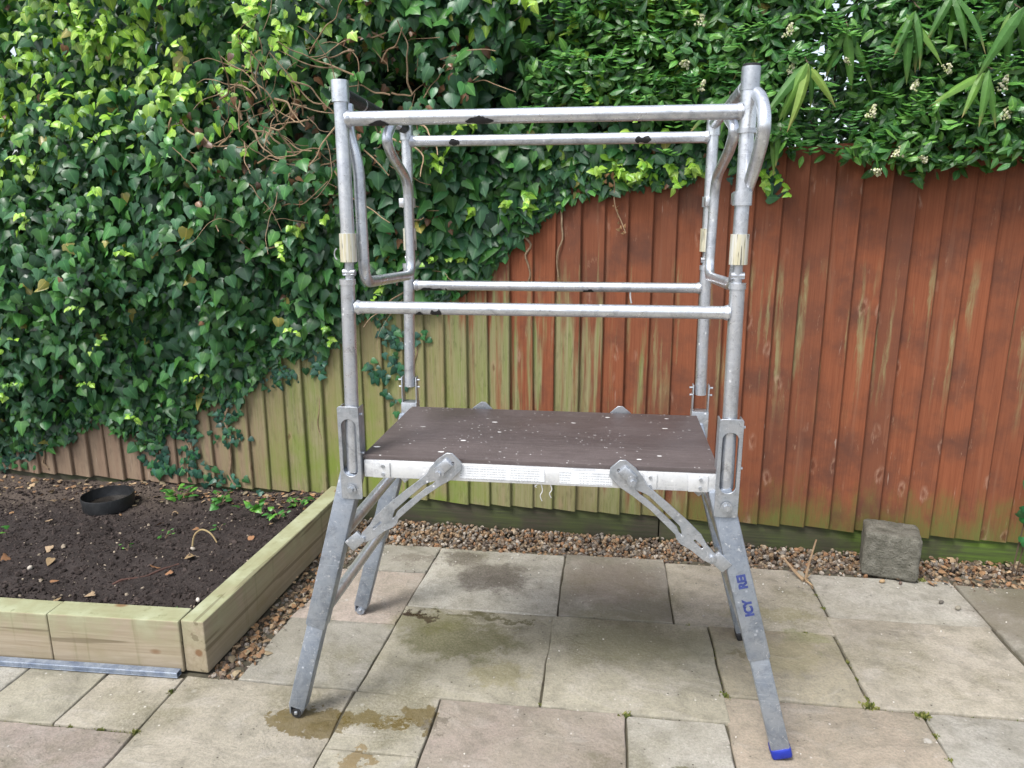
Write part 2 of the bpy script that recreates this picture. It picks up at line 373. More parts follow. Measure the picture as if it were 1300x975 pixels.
def nz(x, y, z=0., f=1., k=0, octv=3):
    """smooth pseudo noise, about -1..1"""
    o = 0.; a = 1.; tot = 0.
    for j in range(octv):
        s = 0.
        for i in range(4):
            d = _dr[(k+j) % 12, (i+j*4) % 12]; d = d/np.linalg.norm(d)
            s = s+np.sin(f*2.3*(x*d[0]+y*d[1]+z*d[2])*(1+.23*i)+_ph[(k*3+j) % 12, i])
        o = o+a*s/2.2; tot += a; a *= .5; f *= 2.1
    return o/tot

# ------------------------------------------------------------------ materials
M_alu = mat_metal('worn_aluminium', (.70, .725, .76), (.52, .55, .60), .8, .34, .6)
M_leg = mat_metal('galvanised_leg', (.38, .42, .48), (.27, .31, .37), .7, .46, .5, 0, .25)
M_frame = mat_metal('scuffed_channel', (.66, .67, .68), (.55, .57, .59), .45, .5, .5, .5)
M_steel = mat_metal('zinc_plate', (.52, .54, .57), (.36, .39, .42), .8, .42, .6)
M_blackm = mat_noise('black_tape', (.012, .012, .013), (.03, .03, .032), 40, .5)
M_blue = mat_noise('blue_rubber', (.008, .02, .22), (.014, .032, .32), 20, .42)
M_bluetxt = mat_noise('blue_ink', (.022, .035, .15), (.05, .07, .22), 60, .6)
M_deck = mat_deck(); M_print = mat_print(); M_sleeve = mat_sleeve()
M_fence = mat_fence(); M_gboard = mat_fence(True)
M_ivy = mat_leaf('ivy_leaf', .36, .26, .45); M_priv = mat_leaf('privet_leaf', .34, .2, .5); M_bam = mat_leaf('bamboo_leaf', .45, .35, .4)
M_dry = mat_attr('dry_leaf', .85); M_stem = mat_noise('ivy_stem', (.16, .105, .06), (.30, .22, .14), 30, .85, bump=.5)
M_twig = mat_noise('dry_twig', (.36, .26, .16), (.22, .14, .08), 40, .85)
M_bark = mat_noise('bark', (.055, .036, .022), (.11, .078, .05), 30, .9, bump=.6, stretch=(1, 1, .3))
def mat_soil():
    n = NT('garden_soil'); P = n.pos(); x, y, z = n.xyz(P)
    a = n.noise(P, 9, 6, .65); b = n.noise(P, 60, 5, .7); d = n.noise(P, 3, 4, .6)
    c = n.mix(n.mr(a, .35, .65), (.023, .018, .017), (.046, .037, .034)); c = n.mix(n.mr(b, .55, .7, 0, .7), c, (.078, .065, .058))
    dry = n.mr(n.ma('ADD', n.ma('SUBTRACT', n.ma('MULTIPLY', y, .9), n.ma('MULTIPLY', x, .22)), n.ma('MULTIPLY', d, .5)), 1.58, 1.85, 0, .8)
    c = n.mix(dry, c, (.105, .082, .066))
    return n.fin(c, .95, normal=n.bump(n.ma('ADD', a, n.ma('MULTIPLY', b, .5)), 1., .02), spec=.2)
M_soil = mat_soil()
M_peb = mat_attr('gravel_stone', .65, .2, 120)
M_clod = mat_attr('soil_clod', .95, .5, 200, .15)
M_base = mat_noise('joint_dirt', (.045, .04, .028), (.10, .09, .06), 18, .95, world=True)
M_ground = mat_noise('bare_earth', (.06, .045, .032), (.10, .08, .055), 2, .95, world=True)
M_sleep = mat_sleeper()
M_conc = mat_noise('weathered_concrete', (.12, .115, .09), (.24, .23, .19), 22, .93, bump=1., bd=.03, c3=(.03, .032, .02), spec=.2)
M_blackp = mat_noise('black_plastic', (.010, .011, .012), (.02, .021, .022), 25, .4)
M_flower = mat_attr('privet_flower', .7)
M_barm = mat_noise('painted_steel_bar', (.16, .20, .28), (.34, .39, .46), 26, .45, .5, c3=(.02, .022, .03))
M_rust = mat_noise('rusty_iron', (.05, .026, .02), (.10, .05, .038), 30, .9, bump=.5)

# ------------------------------------------------------------------ setting: ground, patio
bm = bmesh.new(); bmesh.ops.create_grid(bm, x_segments=2, y_segments=2, size=60)
bmesh.ops.translate(bm, verts=bm.verts, vec=(0, 0, -.06))
props(from_bm('ground', bm, M_ground), kind='structure')
bm = bmesh.new(); box(bm, (.3, -.72, -.0255), (7.6, 3.84, .03)); 
patio = props(from_bm('patio', bm, M_base), kind='structure')

B = (.37, .335, .27); G = (.28, .268, .235); Pk = (.345, .288, .25); Y = (.345, .322, .25); W_ = (.40, .385, .34); D_ = (.25, .228, .195)
LOW = -.47
slabs = [(-.505, -.101, .145, .525, G, (.012, .013)), (-.495, -.088, .533, .928, Pk, (.055, .016)), (-.42, -.072, .937, 1.175, G, (.08, .012)),
 (-.076, .508, .664, 1.172, W_, (.022, 0)), (-.094, .490, .136, .656, Y, (.016, .008)), (.517, .945, .664, 1.176, D_, 0), (.954, 1.532, .665, 1.15, B, 0),
 (.500, 1.068, .130, .654, Y, 0), (1.078, 1.512, .256, .656, (.34, .30, .215), 0), (1.544, 2.112, .788, 1.125, (.34, .325, .28), 0), (1.524, 2.100, .262, .778, B, 0),
 (2.122, 2.70, .52, 1.10, (.22, .205, .17), 0), (2.11, 2.70, -.06, .51, B, 0), (2.71, 3.3, .3, 1.08, G, 0), (2.71, 3.3, -.28, .29, B, 0),
 (1.064, 1.655, LOW, .247, (.38, .32, .25), 0), (1.665, 2.10, LOW, .252, W_, 0), (2.11, 2.7, LOW, -.07, Y, 0), (2.71, 3.3, LOW, -.29, G, 0),
 (.763, 1.055, -.166, .121, W_, 0), (.763, 1.055, LOW, -.175, B, 0), (.184, .754, LOW, .126, Pk, 0), (-.099, .175, -.128, .127, Y, 0), (-.101, .175, LOW, -.137, Y, 0),
 (-.682, -.110, LOW, .136, B, 0), (-.952, -.691, -.132, .125, B, 0), (-1.235, -.961, -.132, .122, Y, 0), (-1.80, -1.244, -.132, .12, W_, 0), (-2.40, -1.81, -.132, .12, Y, 0), (-3.0, -2.41, -.132, .12, B, 0),
 (-1.262, -.692, LOW, -.142, Pk, 0), (-1.85, -1.271, LOW, -.142, B, 0), (-2.43, -1.86, LOW, -.142, G, 0), (-3.0, -2.44, LOW, -.142, Y, 0)]
for j in range(4):
    y1 = LOW-.01-j*.54; x0 = -3.3+.19*j; k = 0
    while x0 < 3.7:
        wd = (.575, .29, .575, .43)[(k+j) % 4]; slabs.append((x0, x0+wd-.009, y1-.53, y1, (B, Y, G, Pk, W_)[(k*2+j) % 5], 0)); x0 += wd; k += 1
STAINS += [(.22, .93, .17, .13, (.062, .047, .037), .85, 0), (.07, 1.08, .10, .08, (.07, .055, .045), .75, 0), (-.16, 1.06, .09, .06, (.10, .08, .06), .6, 0),
 (.18, .46, .25, .13, (.085, .082, .026), .85, 0), (.02, .56, .16, .09, (.12, .115, .04), .6, 0), (.33, .28, .13, .08, (.17, .15, .05), .5, 0),
 (.72, .95, .22, .20, (.15, .115, .09), .45, 0), (.80, .74, .2, .08, (.13, .12, .08), .6, 0), (1.32, .78, .25, .05, (.19, .17, .08), .5, 0), (1.3, .50, .14, .12, (.22, .20, .10), .5, 0),
 (.85, .52, .3, .12, (.19, .18, .11), .5, 0), (2.3, .85, .25, .2, (.13, .11, .08), .6, 0), (1.42, .62, .1, .06, (.16, .17, .06), .5, 0),
 (-.20, -.02, .115, .062, (.115, .085, .028), .85, 1), (-.03, .005, .075, .035, (.12, .092, .034), .85, 1), (.075, .0, .05, .018, (.12, .092, .036), .85, 1), (.125, .025, .055, .036, (.12, .09, .034), .85, 1), (.198, .015, .024, .026, (.11, .095, .07), .7, 1),
 (-.01, -.20, .045, .09, (.17, .12, .05), .8, 1), (-.03, .61, .035, .025, (.035, .02, .016), .95, 1), (.02, .59, .04, .026, (.05, .035, .02), .95, 1),
 (.2, .615, .11, .022, (.085, .078, .035), .8, 1), (.36, .60, .06, .014, (.085, .08, .035), .8, 1), (1.13, .50, .035, .02, (.15, .13, .07), .7, 1), (.93, -.10, .05, .03, (.10, .095, .05), .8, 1)]
_slabm = {}
def slab_mat(x0, x1, y0, y1):
    key = tuple(i for i, q in enumerate(STAINS) if x0-.12 < q[0]+q[2]*1.15 and x1+.12 > q[0]-q[2]*1.15 and y0-.12 < q[1]+q[3]*1.15 and y1+.12 > q[1]-q[3]*1.15)
    if key not in _slabm: _slabm[key] = mat_slab([STAINS[i] for i in key])
    return _slabm[key]
def slab_mesh(x0, x1, y0, y1, sl):
    s0, s1 = (sl if sl else (0, 0)); pts = []; x0 -= .002; x1 += .002; y0 -= .002; y1 += .002
    def edge(a, b, n):
        for k in range(n):
            t = k/n; q = a+(b-a)*t; pts.append(q+Vector((random.uniform(-1, 1)*.0030, random.uniform(-1, 1)*.0030)))
    c = [Vector((x0, y0)), Vector((x1, y0)), Vector((x1+s1, y1)), Vector((x0+s0, y1))]
    for i in range(4): edge(c[i], c[(i+1) % 4], max(3, int((c[(i+1) % 4]-c[i]).length/.07)))
    ctr = sum(pts, Vector((0, 0)))/len(pts); h = random.uniform(-.003, .003); tx, ty = random.uniform(-.004, .004), random.uniform(-.004, .004)
    bm = bmesh.new(); rings = []
    for z, ins in ((-.03, 0), (-.007, -.0005), (-.002, .0015), (0, .0045)):
        rg = []
        for q in pts:
            d = (ctr-q).normalized()*ins*random.uniform(.6, 1.6); rg.append(bm.verts.new((q.x+d.x, q.y+d.y, z+h+tx*(q.x-ctr.x)+ty*(q.y-ctr.y))))
        rings.append(rg)
    for a, b in zip(rings, rings[1:]):
        for k in range(len(a)): bm.faces.new((a[k], a[(k+1) % len(a)], b[(k+1) % len(a)], b[k]))
    bm.faces.new(rings[-1]); return bm
for (x0, x1, y0, y1, c, s) in slabs:
    o = from_bm('paving_slab', slab_mesh(x0, x1, y0, y1, s), slab_mat(x0, x1, y0, y1), patio, True, 30)
    v = random.uniform(.92, 1.06); o.color = (c[0]*v, c[1]*v, c[2]*v, 1)

# ------------------------------------------------------------------ fence
fence = empty('closeboard_fence', (0, fence_y(0), 0), 'long overlapping-board timber fence, red-brown stain turning green and bare to the left', 'fence')
fdir = Vector((1, -.042, 0)).normalized(); fnor = Vector((-.042, -1, 0)).normalized()
frot = Matrix((fdir, -fnor, Vector((0, 0, 1)))).transposed()
edges = [-.18+.1035*k for k in range(-30, 30)]
for i, xr in enumerate(edges[1:]):
    x0 = edges[i]-.018; x1 = xr+random.uniform(-.004, .004)
    if abs(xr-.95) < .05: x1 -= .004
    zb = .118-.006*xr+random.uniform(-.006, .006); zt = 1.742+.012*xr+random.uniform(-.006, .006)
    bm = bmesh.new(); rings = []; n = 7; ph = random.uniform(0, 6); lean = random.uniform(-.003, .003); tk = random.uniform(.015, .022)
    for k in range(n+1):
        t = k/n; z = zb+(zt-zb)*t; wv = .0025*math.sin(ph+t*4.)+lean*t
        rg = []
        for (dx, d) in ((x0, .0015), (x0, .0055), (x1-.004, .0085+tk), (x1, .0045+tk), (x1, .0035)):
            q = Vector((0, fence_y(0), 0))+fdir*(dx+wv)+fnor*(d+.0015*math.sin(ph*2+t*3)); rg.append(bm.verts.new((q.x, q.y, z)))
        rings.append(rg)
    for a, b in zip(rings, rings[1:]):
        for k in range(5): bm.faces.new((a[k], a[(k+1) % 5], b[(k+1) % 5], b[k]))
    bm.faces.new(rings[0][::-1]); bm.faces.new(rings[-1])
    bmesh.ops.recalc_face_normals(bm, faces=bm.faces)
    from_bm('board', bm, M_fence, fence, False)
for a, b in ((-3.3, -1.885), (-1.879, .935), (.941, 2.9)):
    q = Vector((0, fence_y(0), 0))+fdir*((a+b)/2)+fnor*(-.012)
    b_obj('gravel_board', (q.x, q.y, .05), (b-a, .026, .2), M_gboard, fence, frot, .003)
for x in (-1.882, .938, 2.87):
    q = Vector((0, fence_y(0), 0))+fdir*x+fnor*(-.08); b_obj('post', (q.x, q.y, .87), (.09, .09, 1.86), M_gboard, fence, frot, .004)
for z in (.4, .95, 1.5):
    q = Vector((0, fence_y(0), 0))+fdir*(-.2)+fnor*(-.045); b_obj('rail', (q.x, q.y, z), (6.1, .06, .07), M_gboard, fence, frot, .004)

# ------------------------------------------------------------------ raised bed, soil
bed = empty('raised_bed', (-.62, .15, 0), 'raised garden bed edged with pale algae-tinged timber sleepers', 'garden bed')
def sleeper(a, b, wd, ht, nm='sleeper'):
    a = Vector(a); b = Vector(b); d = (b-a).normalized(); n = Vector((-d.y, d.x, 0)); c = (a+b)/2+n*wd/2
    me_rot = Matrix((d, n, Vector((0, 0, 1)))).transposed(); L = (b-a).length
    bm = bmesh.new(); box(bm, (0, 0, 0), (L, wd, ht), None, .004)
    me = bpy.data.meshes.new(nm); bm.to_mesh(me); bm.free()
    o = link(nm, me, M_sleep, bed, c+Vector((0, 0, ht/2))-bed.location); o.rotation_euler = me_rot.to_euler(); return o
sleeper((-.620, .156, 0), (-.572, 1.385, 0), .082, .19)             # side, toward the fence
sleeper((-1.170, .139, 0), (-.704, .150, 0), .086, .19)
sleeper((-3.2, .128, 0), (-1.1735, .139, 0), .086, .188)
gx, gy = np.meshgrid(np.linspace(-3.2, -.66, 110), np.linspace(.2, 1.56, 64))
gz_ = .110+.022*nz(gx, gy, 0, 2.2, 1)+.011*nz(gx, gy, 0, 9, 4)+.006*nz(gx, gy, 0, 28, 6)-.02*np.exp(-((gy-.24)/.08)**2)
V = np.stack([gx, gy, gz_], -1).reshape(-1, 3); nx = 110
idx = np.arange(nx*64).reshape(64, nx); Q = np.stack([idx[:-1, :-1], idx[:-1, 1:], idx[1:, 1:], idx[1:, :-1]], -1).reshape(-1, 4)
props(link('soil', np_mesh('soil', V, Q, smooth=True), M_soil), kind='structure')
def soil_z(x, y): return float(.110+.022*nz(x, y, 0, 2.2, 1)+.011*nz(x, y, 0, 9, 4)+.006*nz(x, y, 0, 28, 6))

bmi = bmesh.new(); bmesh.ops.create_icosphere(bmi, subdivisions=2, radius=1); ICO = np.array([v.co[:] for v in bmi.verts]); ICOT = np.array([[v.index for v in f.verts] for f in bmi.faces]); bmi.free()
bmi = bmesh.new(); bmesh.ops.create_icosphere(bmi, subdivisions=1, radius=1); ICO1 = np.array([v.co[:] for v in bmi.verts]); ICO1T = np.array([[v.index for v in f.verts] for f in bmi.faces]); bmi.free()
def rot_rand(n):
    q = rng.normal(size=(n, 4)); q /= np.linalg.norm(q, axis=1)[:, None]; a, b, c, d = q.T
    return np.stack([np.stack([1-2*(c*c+d*d), 2*(b*c-a*d), 2*(b*d+a*c)], -1), np.stack([2*(b*c+a*d), 1-2*(b*b+d*d), 2*(c*d-a*b)], -1), np.stack([2*(b*d-a*c), 2*(c*d+a*b), 1-2*(b*b+c*c)], -1)], 1)
def rocks(name, P, S, C, mat, base=(ICO, ICOT), rough=.22, smooth=False, flat=(.55, 1.)):
    n = len(P); b, t = base; k = len(b)
    v = b[None]*(1+rng.uniform(-rough, rough, (n, k, 1))); v = v*np.stack([rng.uniform(.75, 1.25, n), rng.uniform(.6, 1, n), rng.uniform(*flat, n)], -1)[:, None]
    v = np.einsum('nij,nkj->nki', rot_rand(n), v)*np.asarray(S)[:, None, None]+np.asarray(P)[:, None]
    T = (t[None]+(np.arange(n)*k)[:, None, None]).reshape(-1, 3)
    return link(name, np_mesh(name, v.reshape(-1, 3), T, np.repeat(np.asarray(C), k, 0), smooth), mat)
PEB = np.array([(.36, .25, .145), (.30, .19, .10), (.22, .16, .11), (.42, .34, .24), (.16, .12, .09), (.26, .24, .21), (.5, .45, .38), (.34, .17, .075), (.11, .085, .07)])
# gravel between patio and fence, and down the side of the bed
pp = []
for _ in range(6500):
    x = rng.uniform(-.56, 2.75); ya = 1.165-.03*max(0, (x-.9)) if x > -.35 else 1.0; y = rng.uniform(ya, fence_y(x)-.002)
    if x > 1.5: ya = 1.10
    if x > 2.1: y = rng.uniform(1.05, fence_y(x))
    pp.append((x, y, rng.uniform(-.034, -.003)+.004*(y-ya)/.25))
for _ in range(1500):
    y = rng.uniform(.14, 1.2); xa = -.619+.04*(y-.15); xb = -.507+.14*max(0, y-.5) ; x = rng.uniform(xa, xb); pp.append((x, y, rng.uniform(-.032, -.004)))
pp = np.array(pp); n = len(pp); ci = rng.integers(0, len(PEB), n)
props(rocks('gravel', pp, rng.uniform(.005, .0125, n), (PEB[ci]*.75+np.array([(.055, .04, .027)]))*rng.uniform(.4, .98, (n, 1)), M_peb, smooth=False), 'brown and buff angular gravel strip along the foot of the fence', 'gravel', kind='stuff')
# strays on the slabs
n = 240; px = rng.uniform(-.45, 2.6, n); py = np.where(rng.random(n) < .6, rng.uniform(.95, 1.15, n), rng.uniform(-.2, 1.1, n))
props(rocks('grit', np.stack([px, py, np.full(n, .002)], -1), rng.uniform(.0013, .0042, n), np.array([(.62, .59, .53)])*rng.uniform(.3, 1.1, (n, 1)), M_peb, (ICO1, ICO1T)), 'scattered pale grit on the paving', 'grit', kind='stuff')
# soil clods
n = 13000; px = rng.uniform(-2.9, -.70, n); py = rng.uniform(.23, 1.50, n)
pz = np.array([soil_z(a, b) for a, b in zip(px, py)])
cs = np.where(rng.random(n) < .05, rng.uniform(.008, .015, n), rng.uniform(.0022, .007, n)); cc = np.array([(.038, .030, .027)])*rng.uniform(.5, 1.9, (n, 1))
pale = rng.random(n) < .035; cc[pale] = np.array([(.30, .25, .19)])*rng.uniform(.5, 1.2, (pale.sum(), 1))
props(rocks('soil_crumbs', np.stack([px, py, pz], -1), cs, cc, M_clod, (ICO1, ICO1T), .3), 'dark crumbly clods and crumbs over the bed soil', 'soil', kind='stuff')

# ------------------------------------------------------------------ leaves
def leaf_template(kind):
    if kind == 'lobed': h = [(.0, .06), (.17, -.09), (.40, -.05), (.56, .16), (.40, .32), (.33, .52), (.14, .80), (.0, 1.0)]
    elif kind == 'heart': h = [(.0, .05), (.22, -.07), (.42, .06), (.46, .28), (.34, .55), (.15, .83), (.0, 1.0)]
    elif kind == 'three': h = [(.0, .06), (.18, -.05), (.38, .0), (.58, .30), (.34, .40), (.27, .62), (.12, .84), (.0, 1.0)]
    elif kind == 'ellipse': h = [(.0, .0), (.19, .18), (.26, .42), (.17, .74), (.0, 1.0)]
    else: h = [(.0, .0), (.048, .08), (.074, .25), (.072, .5), (.042, .78), (.0, 1.0)]
    ring = h+[(-x, y) for x, y in h[-2:0:-1]]
    nmid = 3 if kind != 'blade' else 5
    mids = [h[-1][1]*(k+1)/(nmid+1) for k in range(nmid)]
    V = [(x, y) for x, y in ring]+[(0, q) for q in mids]
    # triangulate each half against the midrib
    N = len(h); L = len(ring); T = []
    mid_i = [0]+[L+k for k in range(nmid)]+[N-1]; mid_y = [h[0][1]]+mids+[1.]
    for side in (0, 1):
        hs_ = list(range(N)) if side == 0 else [0]+[L-k for k in range(1, N-1)]+[N-1]
        i, j = 0, 0
        while i < N-1 or j < len(mid_i)-1:
            if i < N-1 and (j == len(mid_i)-1 or h[i+1][1] <= mid_y[j+1]+1e-9 or i+1 < 3): tri = (mid_i[j], hs_[i], hs_[i+1]); i += 1
            else: tri = (mid_i[j], hs_[i], mid_i[j+1]); j += 1
            if len(set(tri)) == 3: T.append(tri if side == 0 else tri[::-1])
    return np.array(V, float), np.array(T), np.array([0]*L+[1]*nmid)
def leaf_shape(kind, fold=.3, droop=.25, curl=0.):
    V, T, mid = leaf_template(kind); x, y = V.T
    z = -fold*np.abs(x)-droop*y*y+curl*x*y+.05*np.sin(7*y+3*x)*np.abs(x)
    return np.stack([x, y, z], -1), T, mid
def frames(direc, normal):
    """rows: leaf x, y(tip), z(normal)"""
    d = direc/np.linalg.norm(direc, axis=1)[:, None]; z = normal-d*(normal*d).sum(1)[:, None]; z /= np.linalg.norm(z, axis=1)[:, None]+1e-9
    return np.stack([np.cross(d, z), d, z], -1)
def leaves(P, Fm, S, C, shape, asp=None):
    V, T, mid = shape; k = len(V); n = len(P); v = V[None]*np.asarray(S)[:, None, None]
    if asp is not None: v[:, :, 0] *= asp[:, None]
    v = np.einsum('nij,nkj->nki', Fm, v)+P[:, None]
    c = np.repeat(C[:, None], k, 1)*(1+.10*mid[None, :, None])
    c = np.concatenate([c, np.broadcast_to(np.abs(V[:, 0])[None, :, None], (n, k, 1))], 2)
    return v.reshape(-1, 3), (T[None]+(np.arange(n)*k)[:, None, None]).reshape(-1, 3), c.reshape(-1, 4)
def cat(parts):
    V, T, C = [], [], []; o = 0
    for v, t, c in parts: V.append(v); T.append(t+o); C.append(c); o += len(v)
    return np.vstack(V), np.vstack(T), np.vstack(C)
IVY = [leaf_shape('lobed', .28, .28), leaf_shape('heart', .34, .22), leaf_shape('three', .22, .34), leaf_shape('heart', .2, .4, .3), leaf_shape('lobed', .4, .15, -.3)]

# lower edge of the ivy along the fence (x, z)
LE = np.array([(-3.4, .22), (-2.52, .24), (-2.23, .30), (-2.05, .38), (-1.92, .45), (-1.8, .36), (-1.66, .30), (-1.60, .38), (-1.45, .46), (-1.34, .54), (-1.235, .62), (-1.115, .59), (-.974, .77), (-.77, .83), (-.6, .89), (-.48, 1.03), (-.29, 1.06),
  (-.07, 1.11), (.075, 1.18), (.165, 1.28), (.287, 1.40), (.422, 1.52), (.554, 1.57), (.749, 1.59), (.844, 1.60), (.96, 1.61), (1.06, 1.67), (1.30, 1.70), (1.5, 1.78)])
def zlow(x): return np.interp(x, LE[:, 0], LE[:, 1])
def ivy_off(x, z):
    h = np.clip((z-zlow(x))/.8, 0, 1); r = np.clip((.6-x)/.9, 0, 1)
    return .035+(.08+.20*r)*h**.8+.085*h*nz(x, z, 0, 1.6, 2)+.055*h*nz(x, z, 0, 4.5, 5)
def bright_field(x, z):
    a = np.clip((z-1.62-.16*(x+1.6))/.42, 0, 1)*np.clip((.0-x)/.5, 0, 1)*.92
    b = np.exp(-((x-.78)/.30)**2-((z-1.66)/.10)**2)*.85
    c_ = np.clip((z-1.8)/.3, 0, 1)*np.clip((x-.0)/.5, 0, 1)*.38
    return np.clip(a+b+c_, 0, 1)
def bare(x, z): return np.clip(np.exp(-((x+.70)/.30)**2-((z-1.84)/.22)**2)*1.3+np.exp(-((x+.2)/.20)**2-((z-2.02)/.17)**2)*1.15+np.exp(-((x+.25)/.10)**2-((z-1.55)/.30)**2)*.6, 0, 1)
DARK = np.array([(.014, .058, .034), (.018, .078, .034), (.022, .072, .050), (.028, .11, .040), (.016, .055, .038), (.030, .092, .062), (.042, .14, .046), (.034, .105, .07)])
BRI = np.array([(.27, .49, .05), (.34, .58, .075), (.21, .42, .045), (.40, .62, .11), (.15, .34, .045)])

ivy = empty('ivy', (-1.2, fence_y(-1.2), 0), 'dense dark green ivy smothering the left half of the fence, paler shoots at its top', 'ivy')
recs = []   # position, direction, normal, size, colour, shape, score
def add_ivy(n, dmin, dmax, xr=(-3.3, 1.4), zmax=2.62, size=(.036, .076), deep=False):
    x = rng.uniform(*xr, n); zl = zlow(x); z = zl+(zmax-zl)*rng.random(n)
    keep = rng.random(n) > (bare(x, z)*(.97 if not deep else .72)); 
    dens = nz(x, z, 0, 2.4, 8)
    if not deep: keep &= (dens > -.40) | (rng.random(n) < .15)
    keep &= (x < .55) | (rng.random(n) < np.where(z > 1.80, .35, 1.))
    x, z = x[keep], z[keep]; n = len(x)
    d = rng.uniform(dmin, dmax, n); y = fence_y(x)-ivy_off(x, z)+d
    clear = (z < 1.75) & (y > fence_y(x)-.026); y = np.where(clear, fence_y(x)-.026-.02*rng.random(n), y)
    P = np.stack([x, y, z], -1)
    dr = np.stack([rng.normal(0, .55, n), -.30+rng.normal(0, .28, n), -.85+rng.normal(0, .3, n)], -1)
    nm = np.stack([rng.normal(0, .45, n), -.8+rng.normal(0, .25, n), .6+rng.normal(0, .38, n)], -1)
    bf = bright_field(x, z)*np.clip(1.1-d/.12, .12, 1)*np.clip(.75+.75*nz(x, z, 0, 3.2, 3), .1, 1.6)
    isb = rng.random(n) < bf*1.05
    C = DARK[rng.integers(0, len(DARK), n)]*np.array([1.7, 1.45, 1.0])*rng.uniform(.55, 1.6, (n, 1))
    C[isb] = BRI[rng.integers(0, len(BRI), isb.sum())]*rng.uniform(.6, 1.1, (isb.sum(), 1))
    yel = rng.random(n) < .012; C[yel] = np.array([(.36, .34, .09)])*rng.uniform(.5, 1., (yel.sum(), 1))
    semi = (~isb) & (~yel) & (rng.random(n) < .2); C[semi] = np.array([(.055, .17, .035)])*rng.uniform(.7, 1.3, (semi.sum(), 1))
    brn = rng.random(n) < (.010+.30*bare(x, z)); C[brn] = np.array([(.16, .085, .045)])*rng.uniform(.35, 1.5, (brn.sum(), 1)); small_ = np.where(brn, .6, 1.)
    S = (size[0]*.72+(size[1]*1.08-size[0]*.72)*rng.beta(1.6, 1.8, n))*small_*np.where(isb, .85, 1.)*np.clip(.5+(z-zlow(x))/.35, .55, 1.); S *= 1+.35*np.exp(-((x-.05)/.35)**2-((z-1.4)/.25)**2)
    sh = rng.integers(0, len(IVY), n)
    recs.append((P, dr, nm, S, C, sh, np.where(d < .06, S*10, 0)-.5*np.abs(x+.8)*(x < -2.2)))
add_ivy(13500, -.015, .10)
add_ivy(8500, .09, .28, deep=True)
add_ivy(5500, .22, .60, zmax=2.7, size=(.06, .10), deep=True)
add_ivy(4200, .5, .95, xr=(-3.6, .4), zmax=2.9, size=(.09, .13), deep=True)
for _q in range(2):
    x = rng.normal(-.55, .4, 900); z = rng.normal(1.98, .25, 900); ok = z > 1.76; x, z = x[ok], z[ok]; n = len(x); P = np.stack([x, fence_y(x)+rng.uniform(.12, .75, n), z], -1)
    recs.append((P, np.stack([rng.normal(0, .6, n), rng.normal(-.3, .3, n), np.full(n, -.8)], -1), np.stack([rng.normal(0, .3, n), np.full(n, -1.), rng.normal(.3, .3, n)], -1), rng.uniform(.08, .13, n), DARK[rng.integers(0, len(DARK), n)]*rng.uniform(.5, 1., (n, 1)), rng.integers(0, len(IVY), n), np.full(n, -1.)))
# bright young sprigs standing proud of the mass
spr = []
for _ in range(420):
    x = rng.uniform(-3.0, 1.25); z = zlow(x)+.05+(2.55-zlow(x))*rng.random()
    if rng.random() > .16+1.0*bright_field(x, z)-.8*float(bare(x, z)): continue
    spr.append((x, z))
spr += [(-.02+.03*k, 1.72+.05*(k % 3)) for k in range(3)]+[(.62+.07*k, 1.655+.03*math.sin(k*2.1)) for k in range(7)]+[(1.26, 1.67), (1.32, 1.66), (-.62, .98), (-.60, .93)]
for (x, z) in spr:
    y = fence_y(x)-float(ivy_off(np.array(x), np.array(z)))-.02; a = Vector((rng.normal(0, .5), -.45, rng.normal(.1, .5))).normalized(); n = int(rng.integers(4, 9)); L = rng.uniform(.05, .12)
    t = np.linspace(0, 1, n); P = np.array([x, y, z])+t[:, None]*L*np.array(a)+np.array([0, 0, -.03])*(t**2)[:, None]
    dr = np.stack([rng.normal(0, .75, n), -.35+rng.normal(0, .3, n), -.55+rng.normal(0, .4, n)], -1); nm = np.stack([rng.normal(0, .4, n), np.full(n, -.6), np.full(n, .75)], -1)
    S = rng.uniform(.028, .056, n)*(1-.3*t); C = BRI[rng.integers(0, len(BRI), n)]*rng.uniform(.65, 1.15, (n, 1))
    if z < 1.4: S *= .7
    recs.append((P, dr, nm, S, C, rng.integers(0, len(IVY), n), np.full(n, .2)+S*8))
# small-leaved trails creeping down the boards
def trail(x0, z0, x1, z1, n, s=.022, wob=.03):
    t = np.sort(rng.random(n)); x = x0+(x1-x0)*t+rng.normal(0, wob, n); z = z0+(z1-z0)*t+rng.normal(0, wob*.6, n)
    P = np.stack([x, fence_y(x)-.026-.012*rng.random(n), z], -1)
    dr = np.stack([rng.normal(0, .6, n), np.full(n, -.15), rng.normal(-.6, .5, n)], -1); nm = np.stack([rng.normal(0, .25, n), np.full(n, -1.), np.full(n, .3)], -1)
    C = DARK[rng.integers(0, len(DARK), n)]*rng.uniform(.8, 1.7, (n, 1)); recs.append((P, dr, nm, rng.uniform(.7, 1.5, n)*s, C, rng.integers(0, len(IVY), n), np.zeros(n)))
trail(-.36, 1.06, -.30, .72, 46, .032, .03); trail(-.42, .80, -.38, .70, 16, .03, .03); trail(-.32, .66, -.32, .58, 5, .026, .015); trail(-.72, .86, -.68, .74, 26, .032); trail(-.9, .80, -.95, .66, 50, .024, .04)
trail(-1.20, .62, -1.22, .36, 70, .028, .035); trail(-1.42, .55, -1.44, .20, 60, .03, .03); trail(-1.62, .4, -1.60, .18, 60, .034, .04); trail(-1.5, .22, -1.1, .14, 40, .03, .04); trail(-2.3, .30, -2.6, .18, 50, .03, .05); trail(-1.75, .45, -1.5, .42, 50, .03, .04); trail(-.2, .98, -.17, .92, 6, .03, .02)
trail(1.22, 1.72, 1.33, 1.62, 30, .04, .04)
